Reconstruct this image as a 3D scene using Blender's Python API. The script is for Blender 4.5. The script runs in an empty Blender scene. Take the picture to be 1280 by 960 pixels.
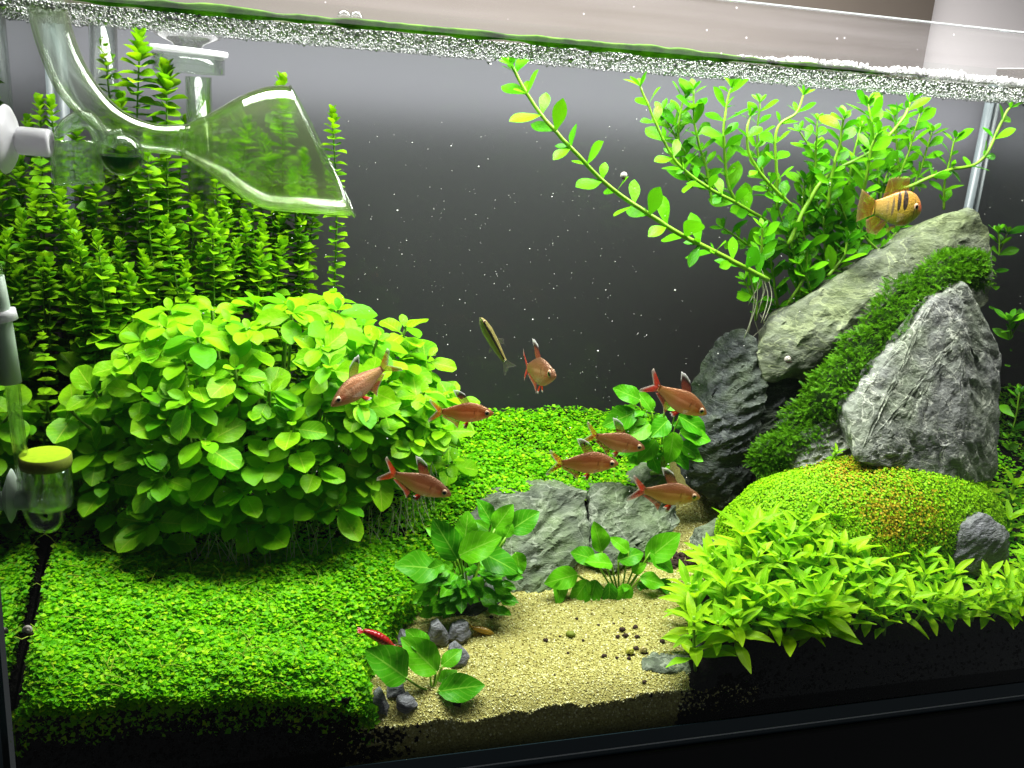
import bpy, bmesh, math, random
import numpy as np
from mathutils import Vector, Matrix, Quaternion, noise

# ------------------------------------------------------------------ camera, world, light, exposure
S = 0.01                                   # everything below is written in centimetres
scn = bpy.context.scene
COL = scn.collection
random.seed(7)
RNG = np.random.default_rng(11)

# tank axes: X along the front glass, Y into the tank, Z up; origin = inner front bottom corner
CR = np.array([[0.95782786, 0.01362286, -0.28701953],
               [-0.27824142, 0.29337973, -0.91460923],
               [0.07174612, 0.95589892, 0.28479773]])
CC = np.array([8.6865, -39.995, 32.0646])
F = 1222.0
cam_d = bpy.data.cameras.new('camera')
cam_d.sensor_width = 36.0
cam_d.lens = F / 1280 * 36.0
cam_d.clip_start = 0.01
cam_d.clip_end = 50
cam = bpy.data.objects.new('camera', cam_d)
COL.objects.link(cam)
mw = Matrix([list(CR[i]) + [CC[i] * S] for i in range(3)] + [[0, 0, 0, 1]])
cam.matrix_world = mw
scn.camera = cam

world = bpy.data.worlds.new('World')
scn.world = world
world.use_nodes = True
bg = world.node_tree.nodes['Background']
bg.inputs[0].default_value = (0.9, 0.95, 1.0, 1)
bg.inputs[1].default_value = 0.07

W, D, HW, HR = 65.0, 24.0, 34.0, 36.4      # inner width, depth, water level, rim


def lamp(name, loc, sx, sy, power, color, rot=(0, 0, 0)):
    l = bpy.data.lights.new(name, 'AREA')
    l.shape = 'RECTANGLE'
    l.size, l.size_y = sx * S, sy * S
    l.energy = power
    l.color = color
    o = bpy.data.objects.new(name, l)
    COL.objects.link(o)
    o.location = Vector(loc) * S
    o.rotation_euler = rot
    return o


lamp('aquarium_lamp', (30.5, 12.6, 51), 60, 11, 11.2, (1.0, 0.985, 0.95))

# added, unseen area light behind the translucent backdrop film, for the pale top band
lamp('added_backdrop_light', (W / 2, D + 2.6, HW - 1.6), W, 4.0, 0.40, (1.0, 0.98, 1.0), (math.radians(-90), 0, 0))

vs = scn.view_settings
vs.view_transform = 'Standard'
vs.look = 'None'
vs.exposure = 0.0
vs.gamma = 1.0
cy = scn.cycles
cy.max_bounces = 8
cy.diffuse_bounces = 4
cy.glossy_bounces = 4
cy.transmission_bounces = 8
cy.transparent_max_bounces = 16
cy.caustics_refractive = False
cy.caustics_reflective = False
cy.blur_glossy = 0.5
cy.sample_clamp_indirect = 4.0
cy.use_denoising = True


def at(px, py, y):
    """the point of the tank at depth y that the photograph shows at (px, py)"""
    d = CR @ np.array([px - 640.0, 480.0 - py, -F])
    return Vector(CC + d * ((y - CC[1]) / d[1]))


# ------------------------------------------------------------------ materials
class NT:
    def __init__(s, name):
        s.m = bpy.data.materials.new(name)
        s.m.use_nodes = True
        s.t = s.m.node_tree
        s.t.nodes.clear()
        s.out = s.t.nodes.new('ShaderNodeOutputMaterial')

    def n(s, typ, ins=None, **kw):
        nd = s.t.nodes.new('ShaderNode' + typ)
        for k, v in kw.items():
            setattr(nd, k, v)
        for k, v in (ins or {}).items():
            s.set(nd, k, v)
        return nd

    def set(s, nd, k, v):
        sock = nd.inputs[k]
        if isinstance(v, bpy.types.NodeSocket):
            s.t.links.new(v, sock)
        elif isinstance(v, (tuple, list)) and len(v) == 3 and sock.type == 'RGBA':
            sock.default_value = (*v, 1)
        else:
            sock.default_value = v

    def mix(s, f, a, b, blend='MIX'):
        nd = s.n('Mix', data_type='RGBA', blend_type=blend)
        s.set(nd, 0, f)
        s.set(nd, 6, a)
        s.set(nd, 7, b)
        return nd.outputs[2]

    def math(s, op, a, b=0.0, c=0.0, clamp=False):
        nd = s.n('Math', operation=op, use_clamp=clamp)
        s.set(nd, 0, a)
        s.set(nd, 1, b)
        s.set(nd, 2, c)
        return nd.outputs[0]

    def ramp(s, f, stops, interp='LINEAR'):
        nd = s.n('ValToRGB')
        nd.color_ramp.interpolation = interp
        e = nd.color_ramp.elements
        while len(e) < len(stops):
            e.new(0.5)
        for el, (p, c) in zip(e, stops):
            el.position = p
            el.color = (*c, 1) if len(c) == 3 else c
        s.set(nd, 0, f)
        return nd.outputs[0]

    def noise(s, scale, detail=4, rough=0.55, vec=None, dist=0.0):
        nd = s.n('TexNoise', {'Scale': scale, 'Detail': detail, 'Roughness': rough, 'Distortion': dist})
        s.set(nd, 'Vector', vec if vec is not None else s.n('TexCoord').outputs['Object'])
        return nd.outputs['Fac']

    def bump(s, h, strength, dist=0.01):
        return s.n('Bump', {'Height': h, 'Strength': strength, 'Distance': dist}).outputs[0]

    def schlick(s, f0, f1=1.0, pw=5.0):
        """mirror share of a thin sheet by angle, the same from both sides"""
        fc = s.n('LayerWeight', {'Blend': 0.5}).outputs['Facing']
        return s.math('ADD', f0, s.math('MULTIPLY', s.math('POWER', fc, pw), f1 - f0))

    def done(s, sh):
        s.t.links.new(sh, s.out.inputs[0])
        return s.m


def g(v):
    return (v, v, v)


def leaf_material(name, light, dark, vein=None, trans=0.35, rough=0.42, island=False, spot=0.0, third=None, spec=0.12):
    t = NT(name)
    if island:
        rnd = t.n('NewGeometry').outputs['Random Per Island']
    else:
        rnd = t.n('ObjectInfo').outputs['Random']
    stops = [(0.0, dark), (1.0, light)] if third is None else [(0.0, dark), (0.82, light), (1.0, third)]
    c = t.ramp(rnd, stops)
    uv = t.n('SeparateXYZ', {0: t.n('UVMap').outputs[0]})
    if vein is not None:
        x = t.math('ABSOLUTE', t.math('SUBTRACT', uv.outputs[0], 0.5))
        mid = t.math('LESS_THAN', x, 0.022)
        w = t.n('TexWave', {'Scale': 1.0, 'Distortion': 0.6, 'Detail': 1.0})
        vv = t.math('ADD', t.math('MULTIPLY', uv.outputs[1], 1.9), t.math('MULTIPLY', x, -1.3))
        t.set(w, 0, t.n('CombineXYZ', {0: vv}).outputs[0])
        side = t.math('MULTIPLY', t.math('GREATER_THAN', w.outputs['Fac'], 0.93), 0.35)
        c = t.mix(t.math('MULTIPLY', t.math('MAXIMUM', mid, side), 0.6), c, vein)
    if spot:
        ns = t.noise(260, 3, 0.6)
        c = t.mix(t.math('MULTIPLY', t.math('SUBTRACT', ns, 0.45, clamp=True), spot), c, (0.02, 0.05, 0.004))
    b = t.bump(t.noise(320, 3), 0.25, 0.002)
    p = t.n('BsdfPrincipled', {'Base Color': c, 'Roughness': rough, 'Specular IOR Level': spec, 'Normal': b})
    tr = t.n('BsdfTranslucent', {'Color': t.mix(0.5, c, t.mix(1.0, c, (1.2, 1.15, 0.3), 'MULTIPLY'))})
    mx = t.n('MixShader', {0: trans})
    t.set(mx, 1, p.outputs[0])
    t.set(mx, 2, tr.outputs[0])
    return t.done(mx.outputs[0])


def milky(name, col, trans=0.5, rough=0.35):
    t = NT(name)
    p = t.n('BsdfPrincipled', {'Base Color': col, 'Roughness': rough, 'Specular IOR Level': 0.4})
    tl = t.n('BsdfTranslucent', {'Color': col})
    mx = t.n('MixShader', {0: trans})
    t.set(mx, 1, p.outputs[0])
    t.set(mx, 2, tl.outputs[0])
    return t.done(mx.outputs[0])


def plain(name, col, rough=0.5, spec=0.4, metal=0.0, var=0.0, scale=40, bump=0.0):
    t = NT(name)
    c = col
    nz = t.noise(scale, 5)
    if var:
        c = t.mix(t.math('MULTIPLY', nz, var), col, tuple(v * 0.25 for v in col))
    ins = {'Base Color': c, 'Roughness': rough, 'Specular IOR Level': spec, 'Metallic': metal}
    p = t.n('BsdfPrincipled', ins)
    if bump:
        t.set(p, 'Normal', t.bump(nz, bump, 0.004))
    return t.done(p.outputs[0])


def pane_material(name, tint, f0=0.03, f1=0.9, haze=False):
    """thin clear glass: see-through with Fresnel reflection"""
    t = NT(name)
    fr = t.schlick(f0, f1, 3.5)
    tr = t.n('BsdfTransparent', {'Color': tint})
    gl = t.n('BsdfGlossy', {'Color': (0.95, 0.97, 0.96), 'Roughness': 0.02})
    mx = t.n('MixShader', {0: fr})
    t.set(mx, 1, tr.outputs[0])
    t.set(mx, 2, gl.outputs[0])
    sh = mx.outputs[0]
    if haze:                               # dried water marks on the strip above the water line
        z = t.n('SeparateXYZ', {0: t.n('NewGeometry').outputs['Position']}).outputs[2]
        above = t.math('GREATER_THAN', z, (HW + 0.1) * S)
        co = t.n('NewGeometry').outputs['Position']
        st = t.n('Mapping', {'Scale': (6, 6, 130)})
        t.set(st, 0, co)
        streak = t.noise(1.0, 5, 0.6, st.outputs[0])
        vor = t.n('TexVoronoi', {'Scale': 150.0})
        t.set(vor, 'Vector', co)
        dots = t.math('MULTIPLY', t.math('LESS_THAN', vor.outputs['Distance'], 0.07), t.math('GREATER_THAN', t.noise(35, 2, 0.5, co), 0.52))
        hz = t.math('ADD', t.math('MULTIPLY', streak, 0.085), t.math('MULTIPLY', dots, 0.35))
        hz = t.math('MULTIPLY', hz, above)
        df = t.n('BsdfDiffuse', {'Color': (0.8, 0.745, 0.79)})
        tl = t.n('BsdfTranslucent', {'Color': (0.8, 0.745, 0.79)})
        ad = t.n('MixShader', {0: 0.6})
        t.set(ad, 1, df.outputs[0])
        t.set(ad, 2, tl.outputs[0])
        m2 = t.n('MixShader', {0: hz})
        t.set(m2, 1, sh)
        t.set(m2, 2, ad.outputs[0])
        sh = m2.outputs[0]
    return t.done(sh)


def glass_material(name, tint, ior=1.16, film=0.0, filmcol=(0.35, 0.5, 0.06)):
    """lab glass under water"""
    t = NT(name)
    gs = t.n('BsdfGlass', {'Color': tint, 'IOR': ior, 'Roughness': 0.0})
    fr = t.schlick(0.03, 0.95, 2.6)
    tp = t.n('BsdfTransparent', {'Color': tint})
    gl = t.n('BsdfGlossy', {'Color': g(0.95), 'Roughness': 0.04})
    m1 = t.n('MixShader', {0: fr})
    t.set(m1, 1, tp.outputs[0])
    t.set(m1, 2, gl.outputs[0])
    m2 = t.n('MixShader', {0: 0.7})
    t.set(m2, 1, gs.outputs[0])
    t.set(m2, 2, m1.outputs[0])
    sh = m2.outputs[0]
    if film:
        df = t.n('BsdfDiffuse', {'Color': filmcol})
        tl = t.n('BsdfTranslucent', {'Color': filmcol})
        ad = t.n('MixShader', {0: 0.5})
        t.set(ad, 1, df.outputs[0])
        t.set(ad, 2, tl.outputs[0])
        m3 = t.n('MixShader', {0: t.math('MULTIPLY', t.math('ADD', t.noise(60, 4), 0.1), film)})
        t.set(m3, 1, sh)
        t.set(m3, 2, ad.outputs[0])
        sh = m3.outputs[0]
    return t.done(sh)


def rock_material(name, base, dark, vein, algae=0.3, vein_amt=0.5, grain=(1, 1, 3.2), rot=(0.2, 0.6, 0.3), scale=1.0, acol=(0.16, 0.24, 0.05)):
    t = NT(name)
    co = t.n('TexCoord').outputs['Object']
    mp = t.n('Mapping', {'Rotation': rot, 'Scale': tuple(v * scale for v in grain)})
    t.set(mp, 0, co)
    v = mp.outputs[0]
    n1 = t.noise(38, 7, 0.62, v, 0.6)
    n2 = t.noise(140, 6, 0.65, v, 0.3)
    c = t.ramp(n1, [(0.3, dark), (0.55, base), (0.75, tuple(min(1, x * 1.5) for x in base))])
    c = t.mix(0.55, c, t.ramp(n2, [(0.35, dark), (0.62, tuple(min(1, x * 1.35) for x in base))]))
    # white calcite veins: thin bands where a distorted noise crosses its middle
    for sc, wd, am in ((26, 0.010, 1.0), (55, 0.013, 0.6), (95, 0.014, 0.2)):
        nv = t.noise(sc, 3, 0.5, v, 1.2)
        band = t.math('LESS_THAN', t.math('ABSOLUTE', t.math('SUBTRACT', nv, 0.5)), wd)
        c = t.mix(t.math('MULTIPLY', band, vein_amt * am), c, vein)
    if algae:
        na = t.noise(24, 4, 0.6, co)
        c = t.mix(t.math('MULTIPLY', t.ramp(na, [(0.42, g(0)), (0.62, g(1))]), algae), c, acol)
    h = t.math('ADD', n1, t.math('MULTIPLY', n2, 0.7))
    p = t.n('BsdfPrincipled', {'Base Color': c, 'Roughness': 0.72, 'Specular IOR Level': 0.25, 'Normal': t.bump(h, 0.6, 0.005)})
    return t.done(p.outputs[0])


M = {}
M['bush'] = leaf_material('bush_leaf', (0.28, 0.62, 0.006), (0.14, 0.46, 0.005), (0.52, 0.74, 0.06), spot=0.6, trans=0.42)
M['bush_low'] = leaf_material('bush_older_leaf', (0.28, 0.62, 0.006), (0.09, 0.38, 0.005), None, island=True, trans=0.42)
M['rotala'] = leaf_material('rotala_leaf', (0.27, 0.52, 0.006), (0.09, 0.30, 0.004), None, island=True, trans=0.45)
M['bacopa'] = leaf_material('bacopa_leaf', (0.14, 0.44, 0.006), (0.045, 0.26, 0.004), None, trans=0.3, rough=0.35)
M['bacopa_stem'] = plain('bacopa_stem', (0.20, 0.42, 0.02), 0.4, var=0.4, scale=60)
M['stem'] = plain('plant_stem', (0.14, 0.28, 0.03), 0.5, var=0.4, scale=60)
M['anubias'] = leaf_material('anubias_leaf', (0.12, 0.46, 0.006), (0.04, 0.26, 0.004), (0.28, 0.6, 0.06), trans=0.25, rough=0.33)
M['stauro'] = leaf_material('staurogyne_leaf', (0.42, 0.70, 0.012), (0.20, 0.54, 0.008), (0.5, 0.72, 0.08), trans=0.42)
M['lawn'] = leaf_material('carpet_leaf', (0.26, 0.66, 0.004), (0.085, 0.42, 0.003), None, island=True, third=(0.50, 0.74, 0.015), trans=0.42)
M['mound'] = leaf_material('mound_leaf', (0.36, 0.66, 0.008), (0.20, 0.50, 0.006), None, island=True)
M['mound_brown'] = leaf_material('mound_tinted_leaf', (0.52, 0.50, 0.02), (0.46, 0.30, 0.02), None, island=True)
M['moss'] = leaf_material('moss_frond', (0.13, 0.34, 0.008), (0.045, 0.17, 0.005), None, island=True, trans=0.3)
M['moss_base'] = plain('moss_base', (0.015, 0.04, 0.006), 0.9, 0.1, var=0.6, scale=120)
M['root'] = plain('pale_root', (0.45, 0.46, 0.32), 0.6)
M['soil'] = plain('dark_soil', (0.007, 0.006, 0.005), 0.95, 0.1, var=0.6, scale=300, bump=0.6)
M['granule'] = plain('soil_granule', (0.035, 0.02, 0.014), 0.9, 0.2, var=0.5, scale=300)
M['black'] = plain('black_stand', (0.004, 0.004, 0.004), 0.45, 0.3, var=0.3, scale=20)
t = NT('grey_film')
df = t.n('BsdfDiffuse', {'Color': (0.0265, 0.028, 0.0285)})
tl = t.n('BsdfTranslucent', {'Color': (0.30, 0.295, 0.31)})
mx = t.n('AddShader')
t.set(mx, 0, df.outputs[0])
t.set(mx, 1, tl.outputs[0])
M['backdrop'] = t.done(mx.outputs[0])
M['wall'] = plain('room_wall', (0.80, 0.75, 0.755), 0.9, 0.1, var=0.08, scale=4)
M['panel'] = plain('taupe_panel', (0.125, 0.104, 0.087), 0.7, 0.2, var=0.25, scale=14)
M['pane'] = pane_material('front_glass', (0.985, 0.995, 0.99), 0.012, 1.0, haze=True)
M['pane_side'] = pane_material('side_glass', (0.10, 0.13, 0.12), 0.5, 0.95)
M['pane_clear'] = pane_material('back_glass', (0.97, 0.985, 0.98), 0.004, 0.15)
M['glass_edge'] = plain('glass_edge', (0.018, 0.036, 0.044), 0.2, 0.5)
M['rim_edge'] = milky('ground_glass_rim', (0.9, 0.93, 0.93), 0.6, 0.2)
M['silicone'] = plain('clear_silicone', (0.12, 0.14, 0.15), 0.35)
M['lily'] = glass_material('lily_pipe_glass', (0.97, 0.99, 0.96), 1.14, film=0.03)
M['lily_film'] = glass_material('lily_horn_glass', (0.94, 0.985, 0.88), 1.05, film=0.05, filmcol=(0.36, 0.47, 0.10))
M['glass'] = glass_material('clear_lab_glass', (0.97, 0.99, 0.97), 1.15)
M['silicone_white'] = milky('white_silicone', (0.84, 0.82, 0.86), 0.4)
M['silicone_green'] = milky('milky_silicone', (0.72, 0.84, 0.72), 0.55)
M['cup_alga'] = plain('alga_disc', (0.30, 0.46, 0.008), 0.8, 0.15, var=0.5, scale=400)
M['cup_side'] = plain('alga_disc_side', (0.16, 0.20, 0.02), 0.7, 0.2, var=0.4, scale=300)
M['liquid'] = milky('green_indicator', (0.01, 0.20, 0.015), 0.6, 0.08)
M['snail'] = plain('grey_shell', (0.5, 0.45, 0.4), 0.4, 0.5, var=0.7, scale=350)
M['particle'] = plain('pale_speck', (0.75, 0.75, 0.72), 0.7)

# sand
t = NT('pale_sand')
nz = t.noise(900, 3, 0.7)
c = t.ramp(nz, [(0.3, (0.24, 0.19, 0.06)), (0.5, (0.45, 0.41, 0.11)), (0.68, (0.62, 0.60, 0.24))])
c = t.mix(t.math('MULTIPLY', t.noise(22, 3), 0.35), c, (0.36, 0.36, 0.10))
M['sand'] = t.done(t.n('BsdfPrincipled', {'Base Color': c, 'Roughness': 0.9, 'Specular IOR Level': 0.2, 'Normal': t.bump(nz, 0.8, 0.004)}).outputs[0])
t = NT('sand_grain')
c = t.ramp(t.n('NewGeometry').outputs['Random Per Island'], [(0.0, (0.16, 0.13, 0.02)), (0.3, (0.38, 0.35, 0.08)), (0.75, (0.58, 0.57, 0.21)), (1.0, (0.84, 0.84, 0.50))])
M['grain'] = t.done(t.n('BsdfPrincipled', {'Base Color': c, 'Roughness': 0.6, 'Specular IOR Level': 0.4}).outputs[0])

# water surface, bubbles, algae line
t = NT('water_surface')
fr = t.schlick(0.02, 1.0)
tp = t.n('BsdfTransparent', {'Color': (0.98, 1.0, 0.99)})
gl = t.n('BsdfGlossy', {'Color': g(0.9), 'Roughness': 0.06})
bmp = t.bump(t.noise(140, 3, 0.5), 0.7, 0.004)
t.set(gl, 'Normal', bmp)
mx = t.n('MixShader', {0: fr})
t.set(mx, 1, tp.outputs[0])
t.set(mx, 2, gl.outputs[0])
M['water'] = t.done(mx.outputs[0])
t = NT('air_bubble')
gl = t.n('BsdfGlossy', {'Color': g(0.8), 'Roughness': 0.12})
df = t.n('BsdfDiffuse', {'Color': (0.26, 0.26, 0.27)})
tl = t.n('BsdfTranslucent', {'Color': (0.26, 0.26, 0.27)})
a1 = t.n('MixShader', {0: 0.5})
t.set(a1, 1, df.outputs[0])
t.set(a1, 2, tl.outputs[0])
mx = t.n('MixShader', {0: t.math('ADD', 0.35, t.math('MULTIPLY', t.n('NewGeometry').outputs['Random Per Island'], 0.6))})
t.set(mx, 1, gl.outputs[0])
t.set(mx, 2, a1.outputs[0])
M['bubble'] = t.done(mx.outputs[0])
t = NT('white_foam')
df = t.n('BsdfDiffuse', {'Color': g(0.88)})
tl = t.n('BsdfTranslucent', {'Color': g(0.88)})
a1 = t.n('MixShader', {0: 0.5})
t.set(a1, 1, df.outputs[0])
t.set(a1, 2, tl.outputs[0])
M['foam'] = t.done(a1.outputs[0])
t = NT('alga_film')
c = t.ramp(t.noise(90, 4), [(0.35, (0.05, 0.16, 0.01)), (0.65, (0.22, 0.46, 0.04))])
df = t.n('BsdfDiffuse', {'Color': c})
tl = t.n('BsdfTranslucent', {'Color': c})
a1 = t.n('MixShader', {0: 0.5})
t.set(a1, 1, df.outputs[0])
t.set(a1, 2, tl.outputs[0])
M['alga_film'] = t.done(a1.outputs[0])

M['rock_main'] = rock_material('veined_slate', (0.165, 0.172, 0.16), (0.05, 0.054, 0.052), (0.55, 0.56, 0.48), algae=0.22, vein_amt=0.6, grain=(1.5, 1.0, 2.0), rot=(0.3, 0.9, 0.5))
M['rock_slab'] = rock_material('mossy_slab', (0.14, 0.155, 0.115), (0.035, 0.04, 0.032), (0.45, 0.5, 0.28), algae=0.4, vein_amt=0.35, grain=(0.7, 0.7, 1.4), acol=(0.13, 0.18, 0.035))
M['rock_dark'] = rock_material('dark_slate', (0.045, 0.052, 0.052), (0.014, 0.016, 0.017), (0.25, 0.27, 0.25), algae=0.2, vein_amt=0.3)
M['rock_low'] = rock_material('green_grey_stone', (0.10, 0.122, 0.082), (0.022, 0.03, 0.02), (0.42, 0.46, 0.36), algae=0.45, vein_amt=0.3, grain=(0.8, 0.8, 2.2), rot=(0.2, 0.5, 0.2), acol=(0.12, 0.19, 0.05))
M['pebble'] = rock_material('grey_pebble', (0.16, 0.165, 0.18), (0.05, 0.05, 0.055), (0.4, 0.4, 0.4), algae=0.1, vein_amt=0.3, scale=2)


# ------------------------------------------------------------------ mesh helpers (centimetres in, metres out)
def new_mesh(name, verts, faces, mat=None, uv=None, smooth=True, mats=None, fmat=None):
    me = bpy.data.meshes.new(name)
    v = np.asarray(verts, dtype=np.float32) * S
    if isinstance(faces, np.ndarray):
        nf, k = faces.shape
        me.vertices.add(len(v))
        me.vertices.foreach_set('co', v.ravel())
        me.loops.add(nf * k)
        me.loops.foreach_set('vertex_index', faces.astype(np.int32).ravel())
        me.polygons.add(nf)
        me.polygons.foreach_set('loop_start', np.arange(0, nf * k, k, dtype=np.int32))
        me.update(calc_edges=True)
    else:
        me.from_pydata(v.tolist(), [], [list(map(int, f)) for f in faces])
        me.update()
    if smooth:
        me.polygons.foreach_set('use_smooth', np.ones(len(me.polygons), dtype=bool))
    if uv is not None:
        ly = me.uv_layers.new(name='UVMap')
        idx = np.empty(len(me.loops), dtype=np.int32)
        me.loops.foreach_get('vertex_index', idx)
        ly.data.foreach_set('uv', np.asarray(uv, dtype=np.float32)[idx].ravel())
    for m in (mats or [mat]):
        if m is not None:
            me.materials.append(m)
    if fmat is not None:
        me.polygons.foreach_set('material_index', np.asarray(fmat, dtype=np.int32))
    return me


def link(name, me, parent=None, loc=None, mtx=None):
    o = bpy.data.objects.new(name, me)
    COL.objects.link(o)
    if parent is not None:
        o.parent = parent
    if mtx is not None:
        o.matrix_basis = mtx
    if loc is not None:
        o.location = Vector(loc) * S
    return o


def tag(o, label=None, cat=None, group=None, kind=None):
    for k, v in (('label', label), ('category', cat), ('group', group), ('kind', kind)):
        if v:
            o[k] = v
    return o


def thing(name, loc, label, cat, group=None):
    o = link(name, None, loc=loc)
    o.empty_display_size = 0.01
    return tag(o, label, cat, group)


def frame(d, n):
    """rotation whose Y axis is d and whose Z axis is close to n"""
    d = Vector(d).normalized()
    x = d.cross(Vector(n))
    if x.length < 1e-4:
        x = d.cross(Vector((0.31, 0.77, 0.55)))
    x.normalize()
    z = x.cross(d)
    return Matrix((x, d, z)).transposed()


def mtx(pos, d, n, s, wx=1.0):
    m = frame(d, n).to_4x4() @ Matrix.Diagonal((s * wx, s, s, 1))
    m.translation = Vector(pos) * S
    return m


def leaf_template(width=0.5, a=0.8, petiole=0.0, cup=0.12, droop=-0.1, nu=4, nv=6, twist=0.0, tip=1.0, wave=0.0, seed=0):
    """leaf along +Y of unit length, normal +Z"""
    rnd = random.Random(seed)
    ph = rnd.random() * 6
    vs_, uv = [], []
    for j in range(nv + 1):
        v = j / nv
        if v < petiole:
            w = 0.035
            b = 0
        else:
            b = (v - petiole) / (1 - petiole)
            w = max(0.012, width * 0.5 * math.sin(math.pi * min(1, b ** a * 0.97 + 0.03)) ** tip) if b < 1 else 0.012
            if petiole:
                w = max(w, 0.035)
        for i in range(nu + 1):
            u = i / nu * 2 - 1
            z = cup * abs(u) * w * 2 + droop * v * v + wave * math.sin(v * 9 + ph + u) * w * abs(u) + twist * u * v * w
            vs_.append((u * w, v, z))
            uv.append((i / nu, b))
    fs = []
    for j in range(nv):
        for i in range(nu):
            k = j * (nu + 1) + i
            fs.append((k, k + 1, k + nu + 2, k + nu + 1))
    return np.array(vs_), np.array(fs), np.array(uv)


def leaf_meshes(name, mat, variants, **kw):
    out = []
    for i in range(variants):
        k = dict(kw)
        k['cup'] = kw.get('cup', 0.12) * random.uniform(0.4, 1.5)
        k['droop'] = kw.get('droop', -0.1) + random.uniform(-0.12, 0.12)
        k['width'] = kw.get('width', 0.5) * random.uniform(0.88, 1.12)
        k['twist'] = random.uniform(-0.35, 0.35)
        k['seed'] = i
        v, f, uv = leaf_template(**k)
        out.append(new_mesh(name, v, f, mat, uv))           # unit template: 1 cm long
    return out


def scatter_mesh(name, tmpl, pos, dirs, nrm, size, mat, wx=None):
    """many copies of one small template joined into one mesh"""
    v, f, uv = tmpl
    pos, dirs, nrm = (np.asarray(x, float) for x in (pos, dirs, nrm))
    size = np.asarray(size, float)
    d = dirs / np.linalg.norm(dirs, axis=1, keepdims=True)
    x = np.cross(d, nrm)
    x /= np.maximum(np.linalg.norm(x, axis=1, keepdims=True), 1e-6)
    z = np.cross(x, d)
    R = np.stack([x, d, z], axis=2) * size[:, None, None]
    allv = np.einsum('nij,kj->nki', R, v) + pos[:, None, :]
    n, k = len(pos), len(v)
    fs = (f[None] + (np.arange(n) * k)[:, None, None]).reshape(-1, f.shape[1])
    return new_mesh(name, allv.reshape(-1, 3), fs, mat, np.tile(uv, (n, 1)) if uv is not None else None)


def ico(sub=1):
    bm = bmesh.new()
    bmesh.ops.create_icosphere(bm, subdivisions=sub, radius=1)
    v = np.array([p.co[:] for p in bm.verts])
    f = np.array([[p.index for p in q.verts] for q in bm.faces])
    bm.free()
    return v, f, None


def smooth_path(pts, n):
    """Catmull-Rom through the points, n samples per span"""
    p = [Vector(q) for q in pts]
    p = [p[0] * 2 - p[1]] + p + [p[-1] * 2 - p[-2]]
    out = []
    for i in range(1, len(p) - 2):
        for k in range(n):
            s = k / n
            out.append(0.5 * ((2 * p[i]) + (p[i + 1] - p[i - 1]) * s + (2 * p[i - 1] - 5 * p[i] + 4 * p[i + 1] - p[i + 2]) * s * s
                              + (3 * p[i] - p[i - 1] - 3 * p[i + 1] + p[i + 2]) * s ** 3))
    out.append(p[-2])
    return out


def tube_arrays(path, rad, seg=8, caps=True):
    path = [Vector(p) for p in path]
    n = len(path)
    rads = [rad] * n if isinstance(rad, (int, float)) else list(rad)
    vs_, fs = [], []
    up = None
    for i, p in enumerate(path):
        d = (path[min(i + 1, n - 1)] - path[max(i - 1, 0)]).normalized()
        if up is None:
            up = Vector((0, 0, 1)) if abs(d.z) < 0.9 else Vector((1, 0, 0))
        up = (up - d * up.dot(d)).normalized()
        sd = d.cross(up)
        for k in range(seg):
            a = 2 * math.pi * k / seg
            vs_.append(p + (up * math.cos(a) + sd * math.sin(a)) * rads[i])
    for i in range(n - 1):
        for k in range(seg):
            a, b = i * seg + k, i * seg + (k + 1) % seg
            fs.append((a, b, b + seg, a + seg))
    if caps:
        fs.append(tuple(reversed(range(seg))))
        fs.append(tuple(range((n - 1) * seg, n * seg)))
    return [v[:] for v in vs_], fs


def tube(name, path, rad, mat, parent=None, seg=8, caps=True, origin=(0, 0, 0)):
    v, f = tube_arrays([Vector(p) - Vector(origin) for p in path], rad, seg, caps)
    return link(name, new_mesh(name, v, f, mat), parent)


def hollow(name, path, rad, wall, mat, parent=None, seg=24, origin=(0, 0, 0)):
    """open glass tube with a wall"""
    path = [Vector(p) - Vector(origin) for p in path]
    rads = [rad] * len(path) if isinstance(rad, (int, float)) else list(rad)
    v1, f1 = tube_arrays(path, rads, seg, False)
    v2, f2 = tube_arrays(path, [r - wall for r in rads], seg, False)
    n = len(v1)
    fs = f1 + [tuple(reversed([i + n for i in f])) for f in f2]
    last = n - seg
    for k in range(seg):
        k2 = (k + 1) % seg
        fs.append((k2, k, k + n, k2 + n))
        fs.append((last + k, last + k2, last + k2 + n, last + k + n))
    return link(name, new_mesh(name, v1 + v2, fs, mat), parent)


def lathe(profile, axis_o, axis_d, seg=32):
    """profile (r, h) revolved about a line; returns verts, faces"""
    R = frame(axis_d, (0.12, 0.5, 0.3))
    vs_, fs = [], []
    n = len(profile)
    for r, h in profile:
        for k in range(seg):
            a = 2 * math.pi * k / seg
            vs_.append((Vector(axis_o) + R @ Vector((r * math.cos(a), h, r * math.sin(a))))[:])
    for i in range(n - 1):
        for k in range(seg):
            a, b = i * seg + k, i * seg + (k + 1) % seg
            fs.append((a, a + seg, b + seg, b))
    return vs_, fs


def box(name, lo, hi, mat, parent=None, bevel=0.0):
    bm = bmesh.new()
    bmesh.ops.create_cube(bm, size=1)
    for v in bm.verts:
        v.co = Vector([(l + h) / 2 + c * (h - l) for l, h, c in zip(lo, hi, v.co)])
    if bevel:
        bmesh.ops.bevel(bm, geom=list(bm.edges), offset=bevel, segments=2, affect='EDGES', profile=0.5)
    vs_ = [v.co[:] for v in bm.verts]
    bm.verts.index_update()
    fs = [[v.index for v in f.verts] for f in bm.faces]
    bm.free()
    return link(name, new_mesh(name, vs_, fs, mat, smooth=False), parent)


# ------------------------------------------------------------------ ground shape
def fbm(x, y, sc, seed=0.0):
    return noise.fractal(Vector((x * sc + seed, y * sc - seed, seed * 0.37)), 1.0, 2.0, 4)


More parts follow.
